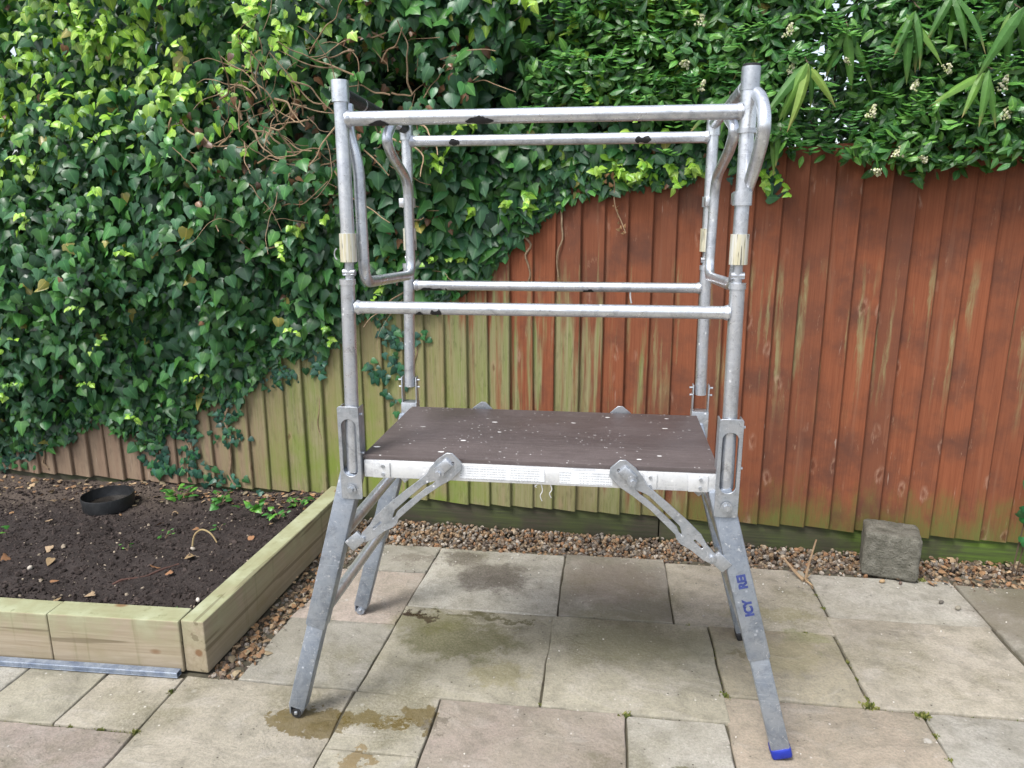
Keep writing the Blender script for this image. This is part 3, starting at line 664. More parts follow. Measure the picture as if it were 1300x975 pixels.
P = np.vstack([r[0] for r in recs]); dr = np.vstack([r[1] for r in recs]); nm = np.vstack([r[2] for r in recs]); S = np.concatenate([r[3] for r in recs]); C = np.vstack([r[4] for r in recs]); sh = np.concatenate([r[5] for r in recs]); sc = np.concatenate([r[6] for r in recs])
Fm = frames(dr, nm); asp = rng.uniform(.82, 1.12, len(P))
top = np.argsort(-sc)[:300]; mask = np.ones(len(P), bool); mask[top] = False
parts = [leaves(P[mask & (sh == k)], Fm[mask & (sh == k)], S[mask & (sh == k)], C[mask & (sh == k)], IVY[k], asp[mask & (sh == k)]) for k in range(len(IVY))]
V, T, Cc = cat(parts)
o = link('foliage', np_mesh('ivy_foliage', V-np.array(ivy.location), T, Cc), M_ivy, ivy); o.data.polygons.foreach_set('use_smooth', [True]*len(o.data.polygons)); props(o, kind='stuff')
meshes = {}
for i in top:
    key = (int(sh[i]), int(np.clip(C[i, 1]*14, 0, 6)))
    if key not in meshes:
        v, t, mid = IVY[key[0]]; meshes[key] = np_mesh('ivy_leaf', v, t, np.hstack([np.repeat(C[i][None], len(v), 0)*(1+.10*mid[:, None]), np.abs(v[:, :1])]), True)
    o = link('leaf', meshes[key], M_ivy, ivy)
    Mx = Matrix([list(Fm[i][0]), list(Fm[i][1]), list(Fm[i][2])]).to_4x4() @ Matrix.Diagonal((S[i]*asp[i], S[i], S[i], 1)); Mx.translation = Vector(P[i])-ivy.location
    o.matrix_basis = Mx
# ivy stems and dry twigs
def twig(p, d, L, r, mat, parent, name='stem', wob=.35, n=6):
    pts = [Vector(p)]; d = Vector(d).normalized()
    for k in range(n):
        d = (d+Vector((random.gauss(0, wob), random.gauss(0, wob*.6), random.gauss(0, wob)))*.6).normalized(); pts.append(pts[-1]+d*L/n)
    return t_obj(name, smooth_path(pts, 3), r, mat, parent, 5, r*.45)
for k in range(120):
    if k < 78: x, z = random.gauss(-.68, .21), random.gauss(1.84, .15)
    elif k < 108: x, z = random.gauss(-.2, .16), random.gauss(2.02, .13)
    else: x, z = random.gauss(-.24, .05), random.gauss(1.5, .2)
    y = fence_y(x)-float(ivy_off(np.array(x), np.array(z)))+random.uniform(-.03, .12)
    twig((x, y, z), (random.gauss(0, 1), -.15, random.gauss(.05, .55)), random.uniform(.12, .38), random.uniform(.0014, .0048), M_twig if k % 3 else M_stem, ivy, wob=.5)
for (x, z0, z1, r) in ((-1.21, .12, .55, .009), (-1.45, .14, .5, .006), (-1.62, .14, .4, .006), (.31, 1.45, 1.18, .006), (.45, 1.55, 1.22, .005), (-.72, .84, .3, .003), (-.22, 1.05, .70, .004), (-2.3, .16, .35, .006)):
    pts = [Vector((x+random.uniform(-.02, .02), fence_y(x)-.026, z0+(z1-z0)*k/6)) for k in range(7)]
    t_obj('stem', smooth_path(pts, 3), r, M_stem, ivy, 6, r*.6)
# dead hanging ivy end on the red boards
dead = empty('dead_ivy_trail', (.66, fence_y(.66)-.04, 1.58), 'shrivelled brown ivy trail hanging against the red boards', 'dead ivy')
pts = [Vector((.655+.012*k+.01*math.sin(k*1.3), fence_y(.68)-.05, 1.70-.048*k)) for k in range(7)]
t_obj('stem', smooth_path(pts, 3), .0025, M_twig, dead, 5)
for k in range(20):
    t = random.random()**1.3; x = .655+.075*t+random.gauss(0, .008); z = 1.66-.26*t+random.gauss(0, .012)
    v, tt, mid = IVY[k % 5]; c = np.array([(.42, .25, .12)])*random.uniform(.5, 1.1)
    me = np_mesh('dead_leaf', v*np.array([.8, 1, 1.6])+np.array([0, 0, .3])*(v[:, :1]**2)*2, tt, np.repeat(c, len(v), 0)); o = link('leaf', me, M_dry, dead, Vector((x, fence_y(x)-.05+random.uniform(-.01, .01), z))-dead.location)
    o.rotation_euler = (random.gauss(1.9, .6), random.gauss(0, .7), random.gauss(0, .9)); s = random.uniform(.018, .036)*(1-.4*t); o.scale = (s, s, s)

# ------------------------------------------------------------------ privet hedge behind the right half
hedge = empty('privet_hedge', (1.5, 1.8, 0), 'tall glossy privet hedge spilling over the right end of the fence', 'hedge')
EL = leaf_shape('ellipse', .35, .25); EL2 = leaf_shape('ellipse', .2, .4)
def priv(n, xr, yr, zf, tint, size=(.028, .05), ragged=.0):
    x = rng.uniform(*xr, n); u = rng.random(n); yo = yr[0]+(yr[1]-yr[0])*rng.random(n); y = fence_y(x)+yo
    zl = zf(x)+.05*nz(x, y*0, 0, 5, 2)+.03*nz(x, y, 0, 13, 6); z = zl+(2.55-zl)*u
    z = np.where(yo > -.02, np.maximum(z, 1.70), z)
    cl = nz(x, z, y, 3.0, 9)+.55*nz(x, z, y, 7, 4); keep = cl > ragged; x, y, z, yo, cl = x[keep], y[keep], z[keep], yo[keep], cl[keep]; n = len(x)
    P = np.stack([x, y, z], -1); dr = np.stack([rng.normal(0, .8, n), -.25+rng.normal(0, .35, n), rng.normal(-.05, .6, n)], -1); nm = np.stack([rng.normal(0, .45, n), -.8+rng.normal(0, .35, n), .62+rng.normal(0, .3, n)], -1)
    C = np.array(tint)[rng.integers(0, len(tint), n)]*rng.uniform(.6, 1.3, (n, 1)); S = rng.uniform(*size, n)
    hlf = rng.random(n) < .5; fm = frames(dr, nm)
    return [leaves(P[hlf], fm[hlf], S[hlf], C[hlf], EL), leaves(P[~hlf], fm[~hlf], S[~hlf], C[~hlf], EL2)]
PT = [(.045, .145, .028), (.06, .175, .034), (.034, .11, .030), (.085, .235, .042), (.05, .15, .042), (.12, .29, .055)]
def zf_r(x): return np.interp(x, [.3, .9, 1.25, 1.45, 1.7, 2.0, 2.3, 3.2], [1.95, 1.85, 1.70, 1.70, 1.68, 1.70, 1.71, 1.70])
parts = priv(17000, (.3, 2.95), (-.20, .04), zf_r, PT, (.036, .066), -.36)+priv(11000, (-.4, 3.0), (.02, .45), zf_r, PT[:5], (.04, .07), -.22)
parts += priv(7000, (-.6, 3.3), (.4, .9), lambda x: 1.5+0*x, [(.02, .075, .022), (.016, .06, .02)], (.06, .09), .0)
# young shoots with upright leaf pairs
for _ in range(300):
    x = rng.uniform(.35, 2.7); z = rng.uniform(1.70, 2.45); y = fence_y(x)-rng.uniform(.10, .22)
    if x < .9 and z < 1.85: continue
    a = np.array([rng.normal(0, .5), -.4, .5+rng.normal(0, .3)]); a /= np.linalg.norm(a); n = 8; t = np.repeat(np.linspace(.1, 1, 4), 2)
    P = np.array([x, y, z])+a*t[:, None]*.07; s_ = np.tile([1, -1], 4)
    dr = np.stack([s_*.8+rng.normal(0, .2, n), rng.normal(-.2, .3, n), np.full(n, .35)], -1); nm = np.stack([-.3*s_, np.full(n, -.4), np.full(n, .8)], -1)
    C = np.array([[(.06, .20, .035), (.11, .29, .05), (.045, .16, .03)][int(rng.integers(3))]])*rng.uniform(.8, 1.2, (n, 1))
    parts.append(leaves(P, frames(dr, nm), rng.uniform(.028, .042, n)*(1.1-.3*t), C, EL))
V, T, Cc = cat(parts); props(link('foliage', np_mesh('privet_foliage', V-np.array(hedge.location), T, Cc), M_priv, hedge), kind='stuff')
for k in range(30):
    x = random.uniform(.1, 3.0); twig((x, fence_y(x)+random.uniform(.0, .35), random.uniform(1.6, 2.2)), (random.gauss(0, .6), -.2, 1), random.uniform(.3, .6), random.uniform(.003, .007), M_bark, hedge, 'branch', .25)
for (x, yo, dx, r) in ((.26, .12, .06, .022), (.40, .16, .10, .016), (.18, .2, -.05, .013), (.62, .2, .12, .012), (1.3, .45, .05, .03), (2.0, .4, .1, .025), (-.05, .15, -.12, .012), (-.2, .14, .06, .01)):
    pts = [Vector((x+dx*t+.02*math.sin(t*9+x*7), fence_y(x)+yo+.02*math.sin(t*6), 2.7*t)) for t in [k/9 for k in range(10)]]
    t_obj('trunk', smooth_path(pts, 3), r*1.25, M_bark, hedge, 8, r*.6)
def flower(x, z, yo, s, up=1):
    pts = []; cs_ = []
    for _ in range(46):
        t = rng.random(); rad = s*.42*(1-t*.8); a = rng.uniform(0, 6.28); q = rad*math.sqrt(rng.random())
        pts.append((q*math.cos(a)+.25*s*t, -q*abs(math.sin(a)), up*s*t*.8)); cs_.append(np.array([(.56, .56, .36), (.66, .65, .48), (.40, .46, .20)][int(rng.integers(3))]))
    n = len(pts); b = ICO1; v = b[None]*rng.uniform(.0025, .0055, n)[:, None, None]*(1+rng.uniform(-.3, .3, (n, len(b), 1)))+np.array(pts)[:, None]
    T = (ICO1T[None]+(np.arange(n)*len(b))[:, None, None]).reshape(-1, 3)
    link('flower_cluster', np_mesh('flower_cluster', v.reshape(-1, 3), T, np.repeat(np.array(cs_), len(b), 0)), M_flower, hedge, Vector((x, fence_y(x)-yo, z))-hedge.location)
for (x, z, s) in ((1.66, 1.655, .06), (1.73, 1.70, .05), (1.82, 1.70, .05), (1.86, 2.02, .07), (2.05, 1.92, .07), (2.08, 1.82, .07), (2.15, 1.98, .06), (1.62, 1.84, .055), (1.76, 1.93, .05), (1.32, 2.0, .05), (1.30, 2.13, .06), (1.52, 2.05, .05), (.98, 2.18, .06), (.93, 2.06, .06), (1.0, 1.95, .05), (1.06, 1.86, .05), (1.72, 2.15, .05)):
    flower(x, z, .19, s, random.choice((1, 1, -.6)))

# ------------------------------------------------------------------ bamboo leaning through the hedge
bamboo = empty('bamboo', (1.55, 1.7, 0), 'bamboo with long drooping leaf fans pushing out through the privet', 'bamboo')
BL = [leaf_shape('blade', .5, .3), leaf_shape('blade', .6, .5)]
bmeshes = []
for k in range(8):
    v, t, mid = BL[k % 2]; c = np.array([(.10, .23, .045), (.07, .18, .04), (.15, .29, .055), (.25, .37, .08)][k % 4])
    cc = np.repeat(c[None], len(v), 0)*(1+.3*mid[:, None]); tipk = np.clip((v[:, 1]-.78)/.2, 0, 1)[:, None]*(1 if k > 3 else .25); cc = cc*(1-tipk)+np.array([(.46, .34, .16)])*tipk
    bmeshes.append(np_mesh('bamboo_leaf', v, t, cc))
def bam_leaf(p, d, L, k):
    d = Vector(d).normalized(); nrm = Vector((random.gauss(0, .25), -.75, .65)); x = d.cross((nrm-d*nrm.dot(d)).normalized()); z = x.cross(d)
    Mx = Matrix((x, d, z)).transposed().to_4x4() @ Matrix.Diagonal((L*1.1, L, L, 1)); Mx.translation = Vector(p)-bamboo.location
    o = link('leaf', bmeshes[k % 8], M_bam, bamboo); o.matrix_basis = Mx
for (x, z, yo, angs, L) in ((1.36, 2.02, .30, (-62, -40, -18, -4, 12, 38, 60), .25), (1.10, 1.93, .26, (-70, -38, -22, 20, 70), .20), (1.72, 2.19, .28, (-55, -30, -10, 8, 26, 50), .24), (1.97, 1.98, .30, (-78, -30, -8, 14, 32, 55), .23), (2.05, 2.18, .26, (-40, -12, 15, 40, 62), .27), (1.50, 2.15, .24, (-60, -28, 4, 40), .24), (1.30, 1.80, .22, (-12, 16), .17), (2.25, 2.1, .25, (-50, -20, 10, 35), .26), (1.85, 2.25, .26, (-48, -18, 6, 30, 58), .25), (1.2, 2.12, .2, (-50, 10, 44), .22)):
    for a in angs:
        a += random.gauss(0, 6); bam_leaf((x+random.gauss(0, .008), fence_y(x)-yo+.05+random.gauss(0, .03), z), (math.sin(R(a*.8)), -.25+random.gauss(0, .2), -math.cos(R(a*.8))), L*random.uniform(.6, .95), random.choice((0, 1, 0, 1, 2, 4, 5, 5, 6, 7)))
    t_obj('culm', smooth_path([(x+.12, fence_y(x)+.25, .2), (x+.10, fence_y(x)+.22, 1.4), (x+.05, fence_y(x)+.05, z+.03), (x, fence_y(x)-yo, z)], 5), .006, M_bark, bamboo, 6, .002)

# ------------------------------------------------------------------ folding access platform
W, DP = .98, .601
tw = empty('access_platform', (W/2, DP/2, 0), 'folding aluminium access platform with guard rails and dark plywood deck', 'work platform')
r0 = .0176
def post_x(side, z): return side
legs_dir = {0: -1, 1: 1}
for sx in (0, 1):
    for sy in (0, 1):
        x = sx*W; y = sy*DP; s = -1 if sx == 0 else 1
        ztop = (1.81 if sy == 0 else 1.775)+(.006 if sx and not sy else 0)
        t_obj('upper_post', [(x, y, 1.44), (x, y, ztop)], r0, M_alu, tw, 18)
        t_obj('post_cap', [(x, y, ztop-.045), (x, y, ztop+.006)], r0+.004, M_alu if not (sx and not sy) else M_steel, tw, 18)
        if sx == 1 and sy == 0:
            t_obj('post_plug', [(x, y, ztop+.004), (x, y, ztop+.012)], r0+.002, M_blackm, tw, 18)
            t_obj('clamp_band', [(x, y, ztop-.135), (x, y, ztop-.045)], r0+.0025, M_alu, tw, 18); t_obj('clamp_band', [(x, y, ztop-.139), (x, y, ztop-.128)], r0+.005, M_steel, tw, 18)
        slv = t_obj('locking_sleeve', [(x, y, 1.375), (x, y, 1.447)], r0+.0045, M_sleeve, tw, 18)
        # folding knuckle under the sleeve
        kn = t_obj('hinge_knuckle', [(x, y, 1.325), (x, y, 1.376)], .012, M_steel, tw, 12)
        t_obj('hinge_pin', [(x-.016, y-.003, 1.348), (x+.016, y-.003, 1.348)], .009, M_steel, kn, 10)
        if sx == 0 and sy == 0:
            t_obj('ring_pull', [Vector((x-.026-.008*math.sin(a), y-.012, 1.395+.014*math.cos(a))) for a in [k*.42 for k in range(8)]], .0018, M_steel, slv, 6)
        zl_ = .80 if sy == 0 else .90; xb = x+(-.018 if sx == 0 else .008)
        t_obj('lower_post', [(xb, y, zl_), (x+(-.007 if sx == 0 else .002), y, 1.328)], r0+.001, M_alu, tw, 18)
        t_obj('post_shoulder', [(x-(.007 if sx == 0 else -.002), y, 1.316), (x-(.007 if sx == 0 else -.002), y, 1.330)], r0+.0035, M_alu, tw, 18)
for (z, r) in ((1.726, .0174), (1.257, .0163)):
    for sy in (0, 1):
        y = sy*DP; rail = t_obj('guard_rail', [(.012, y, z), (W-.012, y, z)], r, M_alu, tw, 18)
        for sx in (0, 1):
            x = sx*W; d = 1 if sx == 0 else -1; t_obj('weld_collar', [(x+d*.017, y, z), (x+d*.026, y, z)], r+.0035, M_alu, rail, 18, r+.0005)
        # patches of black tape residue
        spots = {(1.726, 0): ((.07, .125, -1), (.315, .385, 0)), (1.726, 1): ((.145, .18, 1), (.74, .79, 1)), (1.257, 0): ((.215, .245, 0), (.175, .195, -1)), (1.257, 1): ((.03, .115, -1), (.12, .127, -1), (.585, .625, -1))}[(z, sy)]
        for (a, b, off) in spots:
            bm = bmesh.new(); n = 14; prev = None; w0 = random.uniform(0, 6)
            for k in range(n+1):
                xx = a+(b-a)*k/n; e_ = min(1, 5*min(k, n-k)/n+.15); a0 = R(-42+15*off-(30+9*math.sin(w0+k*.8)+random.uniform(-5, 5))*e_); a1 = R(-45+22*off+(34+10*math.sin(w0*2+k*.6)+random.uniform(-5, 5))*e_); rg = []
                for j in range(6):
                    an = a0+(a1-a0)*j/5; rg.append(bm.verts.new((xx, y-math.cos(an)*(r+.0012), z+math.sin(an)*(r+.0012))))
                if prev:
                    for j in range(5): bm.faces.new((prev[j], rg[j], rg[j+1], prev[j+1]))
                prev = rg
            from_bm('tape_patch', bm, M_blackm, rail, True)
# side rails and gate hoops
for sx, X in ((0, 0.0), (1, W)):
    sr = t_obj('side_rail', [(X, .015, 1.785), (X, DP-.015, 1.765)], .0165, M_alu, tw, 18)
    if sx == 0:
        for a, b in ((.025, .15), (.165, .33), (.37, .40), (.50, .57)): t_obj('tape_wrap', [(X, a, 1.7855-.033*a), (X, b, 1.7855-.033*b)], .0182, M_blackm, sr, 18)
    else: t_obj('tape_wrap', [(X, .06, 1.7845), (X, .2, 1.7785)], .0178, M_steel, sr, 18)
hl = round_path([(.0, .05, 1.765), (.004, .035, 1.70), (.024, .040, 1.62), (.028, .034, 1.318), (.028, .50, 1.300), (.028, .492, 1.60), (.026, .33, 1.665), (.024, .29, 1.705), (.022, .36, 1.752)], .05, 8)
hoop = t_obj('gate_hoop', hl, .0152, M_alu, tw, 14)
hr = round_path([(W+.004, .10, 1.775), (W+.016, -.03, 1.765), (W+.018, -.125, 1.69), (W+.016, -.045, 1.60), (W+.006, .045, 1.52), (W+.004, .05, 1.318), (W+.004, .545, 1.300), (W+.008, .545, 1.60), (W+.012, .33, 1.665), (W+.012, .245, 1.712), (W+.004, .36, 1.760)], .06, 8)
hoop2 = t_obj('gate_hoop', hr, .0152, M_alu, tw, 14)
for (x, y, z) in ((W, 0, 1.53), (0, DP, 1.53), (W, DP, 1.53)):
    bm = bmesh.new(); tube(bm, [(x, y, z-.016), (x, y, z+.016)], r0+.005, 16); box(bm, (x-.004, y+(-.03 if y > .3 else .03), z), (.03, .05, .03), None, .004); from_bm('clamp', bm, M_alu, tw, True)
t_obj('cord', smooth_path([(.742, DP, 1.243), (.743, DP-.002, 1.225), (.747, DP, 1.205)], 3), .0028, M_frame, tw, 6)
# hinge brackets holding the lower posts
ax, az = Vector((1, 0, 0)), Vector((0, 0, 1))
for sx in (0, 1):
    for sy in (0, 1):
        x = sx*W+(-.018 if sx == 0 else .008); y = sy*DP; s = -1 if sx == 0 else 1; fy = -1 if sy == 0 else 1
        if sy == 0:
            br = plate('bracket', [rrect(-.029, -.135, .029, .128, .006), stadium(0, .012, .043, .165)], .004, M_steel, tw, (x, -.0225, .862), ax, az)
            for dx in (-.0275, .0275): b_obj('bracket_side', (x+dx, -.0005, .885), (.0035, .045, .205), M_steel, br, None, .001)
            for (dx, dz) in ((0, -.105),):
                t_obj('bolt_washer', [(x+dx, -.029, .862+dz), (x+dx, -.032, .862+dz)], .0145, M_steel, br, 16); t_obj('bolt_head', [(x+dx, -.032, .862+dz), (x+dx, -.040, .862+dz)], .0085, M_steel, br, 6)
            for dz in (.105, -.005): t_obj('rivet', [(x+.029, -.008, .862+dz), (x+.036, -.008, .862+dz)], .004, M_steel, br, 8)
        else:
            br = b_obj('bracket', (x, y, .80), (.056, .046, .09), M_steel, tw, None, .002)
            for dx in (-.0255, .0255):
                b_obj('bracket_side', (x+dx, y, .885), (.004, .03, .10), M_steel, br, None, .001)
                t_obj('rivet', [(x+dx*1.0, y-.006, .925), (x+dx*1.5, y-.006, .925)], .0035, M_steel, br, 8); t_obj('rivet', [(x+dx, y-.006, .90), (x+dx*1.45, y-.006, .90)], .0035, M_steel, br, 8)
# legs
def leg_pt(sx, z):
    s = -1 if sx == 0 else 1; k = (.735-z)/.735
    return (-.040 if sx == 0 else W+.008)+s*.205*k
for sx in (0, 1):
    for sy in (0, 1):
        y = sy*DP+(.006 if sy == 0 else -.006); s = -1 if sx == 0 else 1
        a = Vector((leg_pt(sx, .80), y, .80)); b = Vector((leg_pt(sx, .313), y, .313)); e = Vector((leg_pt(sx, .03), y, .03))
        d = (a-b).normalized(); xr_ = Vector((0, 1, 0)).cross(d); rot = Matrix((xr_, Vector((0, 1, 0)), d)).transposed()
        lg = b_obj('leg', (a+b)/2, (.060, .052, (a-b).length), M_leg, tw, rot, .006)
        b_obj('leg_extension', (b+e)/2+d*.02, (.052, .044, (b-e).length+.04), M_leg, lg, rot, .005)
        if sx == 1:
            bm = bmesh.new(); box(bm, e-d*.008+Vector((0, 0, -.004)), (.057, .050, .036), rot, .009, 3); bmesh.ops.translate(bm, verts=bm.verts, vec=(0, 0, .004)); from_bm('foot', bm, M_blue if sy == 0 else M_blackm, lg, True)
        else:
            ft = b_obj('foot', e+Vector((0, 0, -.004))+d*.006, (.018, .034, .042), M_steel, lg, rot, .006)
            t_obj('foot_roller', [(e.x, y-.022, .0155), (e.x, y+.022, .0155)], .0155, M_blackm if sy == 0 else M_leg, lg, 16)
            for dx in (-.017, .017): b_obj('foot_fork', (e.x+dx-.003, y, .030), (.005, .040, .040), M_leg, lg, None, .0015)
            b_obj('foot_pin', (e.x, y-.024, .018), (.010, .008, .010), M_steel, lg, None, .002)
        # pad where the brace lands
    for z in (.605, .360):
        x = leg_pt(sx, z)+(.012 if sx == 0 else -.012); t_obj('rung', [(x, .03, z), (x, DP-.03, z-.005)], .0175, M_alu, tw, 14)
# deck
bm = bmesh.new(); box(bm, (W/2, .252, .8445), (.956, .514, .013), None, .0015)
M_edge = M_deck
deck = from_bm('deck_board', bm, M_deck, tw, True, 30)
for (y, nm) in ((.0, 'deck_frame_rail'), (.502, 'deck_frame_rail')):
    fr = b_obj(nm, (W/2, y, .8130), (.948, .022, .049), M_frame, tw, None, .002)
    if y == 0:
        b_obj('print_label', (.40, -.0118, .815), (.23, .0012, .036), M_print, fr, None, 0); b_obj('print_label', (.625, -.0118, .813), (.14, .0012, .036), M_print, fr, None, 0)
        for x in (.065, .915):
            pl = b_obj('joint_plate', (x, -.0135, .812), (.05, .004, .046), M_frame, fr, Matrix.Rotation(.0, 3, 'Y'), .002)
            for dz in (-.012, .012): t_obj('rivet', [(x+.006, -.0155, .812+dz), (x+.006, -.0195, .812+dz)], .0048, M_steel, pl, 10)
        for x in (.225, .792):
            pl = b_obj('joint_plate', (x, -.0135, .812), (.035, .003, .044), M_frame, fr, None, .001)
            for dz in (-.012, .012): t_obj('rivet', [(x, -.015, .812+dz), (x, -.0185, .812+dz)], .0045, M_steel, pl, 10)
for x in (.02, W-.02): b_obj('deck_frame_end', (x, .251, .8125), (.024, .478, .047), M_frame, tw, None, .002)
for x in (.33, .65): b_obj('deck_cross_member', (x, .251, .815), (.03, .478, .040), M_frame, tw, None, .002)
# folding braces: plate with a long slot, from the deck rail to the leg
def brace(sx, y, fy):
    s = 1 if sx == 0 else -1
    A = Vector((.262 if sx == 0 else .716, y, .842)); Bp = Vector((.0 if sx == 0 else .966, y, .604))
    d = (Bp-A); L = d.length; d.normalize(); up_ = Vector((0, 1, 0)).cross(d); 
    if up_.z < 0: up_ = -up_
    o = [(-.022, .018), (-.012, .028), (.02, .031), (.05, .027), (.075, .020), (.11, .021), (.15, .024), (.22, .026), (.27, .025), (.30, .016), (.335, .013), (.352, .004), (.35, -.012), (.325, -.020), (.28, -.024), (.255, -.031), (.235, -.029), (.225, -.022), (.13, -.021), (.07, -.027), (.03, -.034), (-.01, -.032), (-.024, -.015)]
    slot = [(.085, .0), (.10, .004), (.16, .004), (.215, .003), (.232, -.006), (.24, -.014), (.225, -.012), (.21, -.006), (.16, -.006), (.10, -.008), (.08, -.012), (.062, -.010)]
    small = stadium(.285, .002, .034, .008)
    holes = [slot, small, stadium(-.004, -.004, .012, .009)]
    pl = plate('brace', [o]+holes, .006, M_steel, tw, A, d, up_)
    q = A+d*.038+up_*.002
    t_obj('pivot_bolt', [q+Vector((0, fy*.002, 0)), q+Vector((0, fy*.014, 0))], .0135, M_steel, pl, 16); t_obj('pivot_nut', [q+Vector((0, fy*.012, 0))+d*.004, q+Vector((0, fy*.022, 0))+d*.004], .0085, M_steel, pl, 6)
    q2 = A+d*.018+up_*.006; b_obj('catch', q2+Vector((0, fy*.007, 0)), (.045, .012, .030), M_steel, pl, Matrix((d, Vector((0, 1, 0)), up_)).transposed(), .005)
    # lug on the leg
    lg = b_obj('brace_lug', Bp+Vector((-s*.018, -fy*.004, -.006)), (.052, .012, .036), M_steel, tw, Matrix((d, Vector((0, 1, 0)), up_)).transposed(), .003)
    q = Bp-d*.008; t_obj('lug_bolt', [q, q+Vector((0, fy*.012, 0))], .0075, M_steel, lg, 8)
for sx in (0, 1):
    brace(sx, -.021, -1); brace(sx, .523, 1)
# lettering on the right hand leg
def text_obj(s, size, origin, ax_, ay_, parent):
    cu = bpy.data.curves.new('t', 'FONT'); cu.body = s; cu.size = size; cu.extrude = .0003; cu.offset = .0016
    ob = bpy.data.objects.new('t', cu); COL.objects.link(ob); bpy.context.view_layer.update()
    me = bpy.data.meshes.new_from_object(ob.evaluated_get(bpy.context.evaluated_depsgraph_get())); bpy.data.objects.remove(ob); bpy.data.curves.remove(cu)
    Mx = Matrix((ax_, ay_, ax_.cross(ay_))).transposed().to_4x4(); Mx.translation = Vector(origin)-wloc(parent); me.transform(Mx); return link('lettering', me, M_bluetxt, parent)
rl = [o for o in tw.children if o.name.startswith('leg') and (o.data.vertices[0].co+tw.location).x > .6 and (o.data.vertices[0].co+tw.location).y < .2][0]
dl = (Vector((leg_pt(1, .8), 0, .8))-Vector((leg_pt(1, .313), 0, .313))).normalized(); nl = Vector((0, -1, 0)); ayl = nl.cross(dl)
c0 = Vector((leg_pt(1, .445), -.0206, .445))-ayl*.012
text_obj('ICY', .031, c0, dl, ayl, rl); text_obj('REI', .031, c0+dl*.082, dl, ayl, rl)
# drips of old paint hanging below the deck edge
for (x, L) in ((.505, .05), (.53, .04), (.49, .012)):
    t_obj('paint_string', smooth_path([(x, -.006, .79), (x+.004, -.006, .79-L*.4), (x-.002, -.006, .79-L*.7), (x+.003, -.006, .79-L)], 4), .0018, M_frame, tw, 5, .001)

# ------------------------------------------------------------------ concrete block
bm = bmesh.new(); bmesh.ops.create_cube(bm, size=1); bmesh.ops.subdivide_edges(bm, edges=bm.edges, cuts=17, use_grid_fill=True)
for v in bm.verts:
    p = v.co*2; q = Vector([max(-.83, min(.83, t)) for t in p]); dd = p-q
    if dd.length > 0: p = q+dd.normalized()*min(dd.length, .17)
    nn = p.normalized(); k = .012*float(nz(p.x, p.y, p.z, 1.4, 3))+.022*float(nz(p.x, p.y, p.z, 5, 7))-.045*max(0, float(nz(p.x, p.y, p.z, 11, 9))-.45); p = p+nn*k
    v.co = Vector((p.x*.107, p.y*.085, p.z*.098))
bmesh.ops.rotate(bm, verts=bm.verts, cent=(0, 0, 0), matrix=Matrix.Rotation(R(-15), 3, 'Z')); bmesh.ops.translate(bm, verts=bm.verts, vec=(1.888, 1.195, .099))
blk = from_bm('concrete_block', bm, M_conc, None, True, 60); props(blk, 'mossy weathered concrete block standing by the fence foot', 'block')

# ------------------------------------------------------------------ things in and by the bed
sau = empty('plant_saucer', (-1.705, 1.185, .105), 'round black plastic plant saucer lying on the dark soil', 'saucer')
bm = bmesh.new(); prof = [(.0, .004), (.104, .004), (.110, .012), (.113, .068), (.116, .069), (.1175, .066), (.113, .004), (.105, -.004), (.0, -.004)]; seg = 40; rings = []
for (rr, zz) in prof: rings.append([bm.verts.new((-1.705+rr*math.cos(2*math.pi*k/seg), 1.185+rr*math.sin(2*math.pi*k/seg), .108+zz)) for k in range(seg)] if rr > 0 else [bm.verts.new((-1.705, 1.185, .108+zz))])
for a, b in zip(rings, rings[1:]):
    for k in range(seg):
        q = [a[k % len(a)], a[(k+1) % len(a)], b[(k+1) % len(b)], b[k % len(b)]]; q = list(dict.fromkeys(q)); bm.faces.new(q)
bmesh.ops.recalc_face_normals(bm, faces=bm.faces); from_bm('tray', bm, M_blackp, sau, True, 35)
bm = bmesh.new(); bmesh.ops.create_circle(bm, cap_ends=True, segments=32, radius=.112); bmesh.ops.translate(bm, verts=bm.verts, vec=(-1.705, 1.185, .126)); 
M_wat = mat_noise('dirty_water', (.016, .014, .012), (.03, .026, .022), 10, .06, bump=.05); from_bm('water', bm, M_wat, sau)

bm = bmesh.new(); d = Vector((.665, .014, 0)).normalized()
mb = Matrix((d, Vector((-d.y, d.x, 0)), Vector((0, 0, 1)))).transposed()
a0 = Vector((-1.75, .105, .0125)); a1 = Vector((-.706, .127, .0125))
for (oy, oz, sy, sz) in ((0, .0085, .026, .0022), (0, -.0085, .026, .0022), (-.0119, 0, .0022, .0148), (.0119, 0, .0022, .0148)):
    box(bm, (a0+a1)/2+mb @ Vector((0, oy, oz)), ((a1-a0).length, sy, sz), mb, .0006, 1)
bar = from_bm('metal_bar', bm, M_barm, None, True, 35); props(bar, 'paint-spattered blue-grey box section bar lying along the bed front', 'metal bar')

bm = bmesh.new(); q0 = Vector((-1.20, .50, 0)); q1 = Vector((-1.02, .66, 0)); tube(bm, [Vector((*(q0+(q1-q0)*t).xy, soil_z(*(q0+(q1-q0)*t).xy)+.001+.002*math.sin(t*12))) for t in [k/8 for k in range(9)]], .006, 6, .005)
props(from_bm('rusty_bar', bm, M_rust, None, True), 'short rusty iron bar half sunk in the bed soil', 'iron bar')
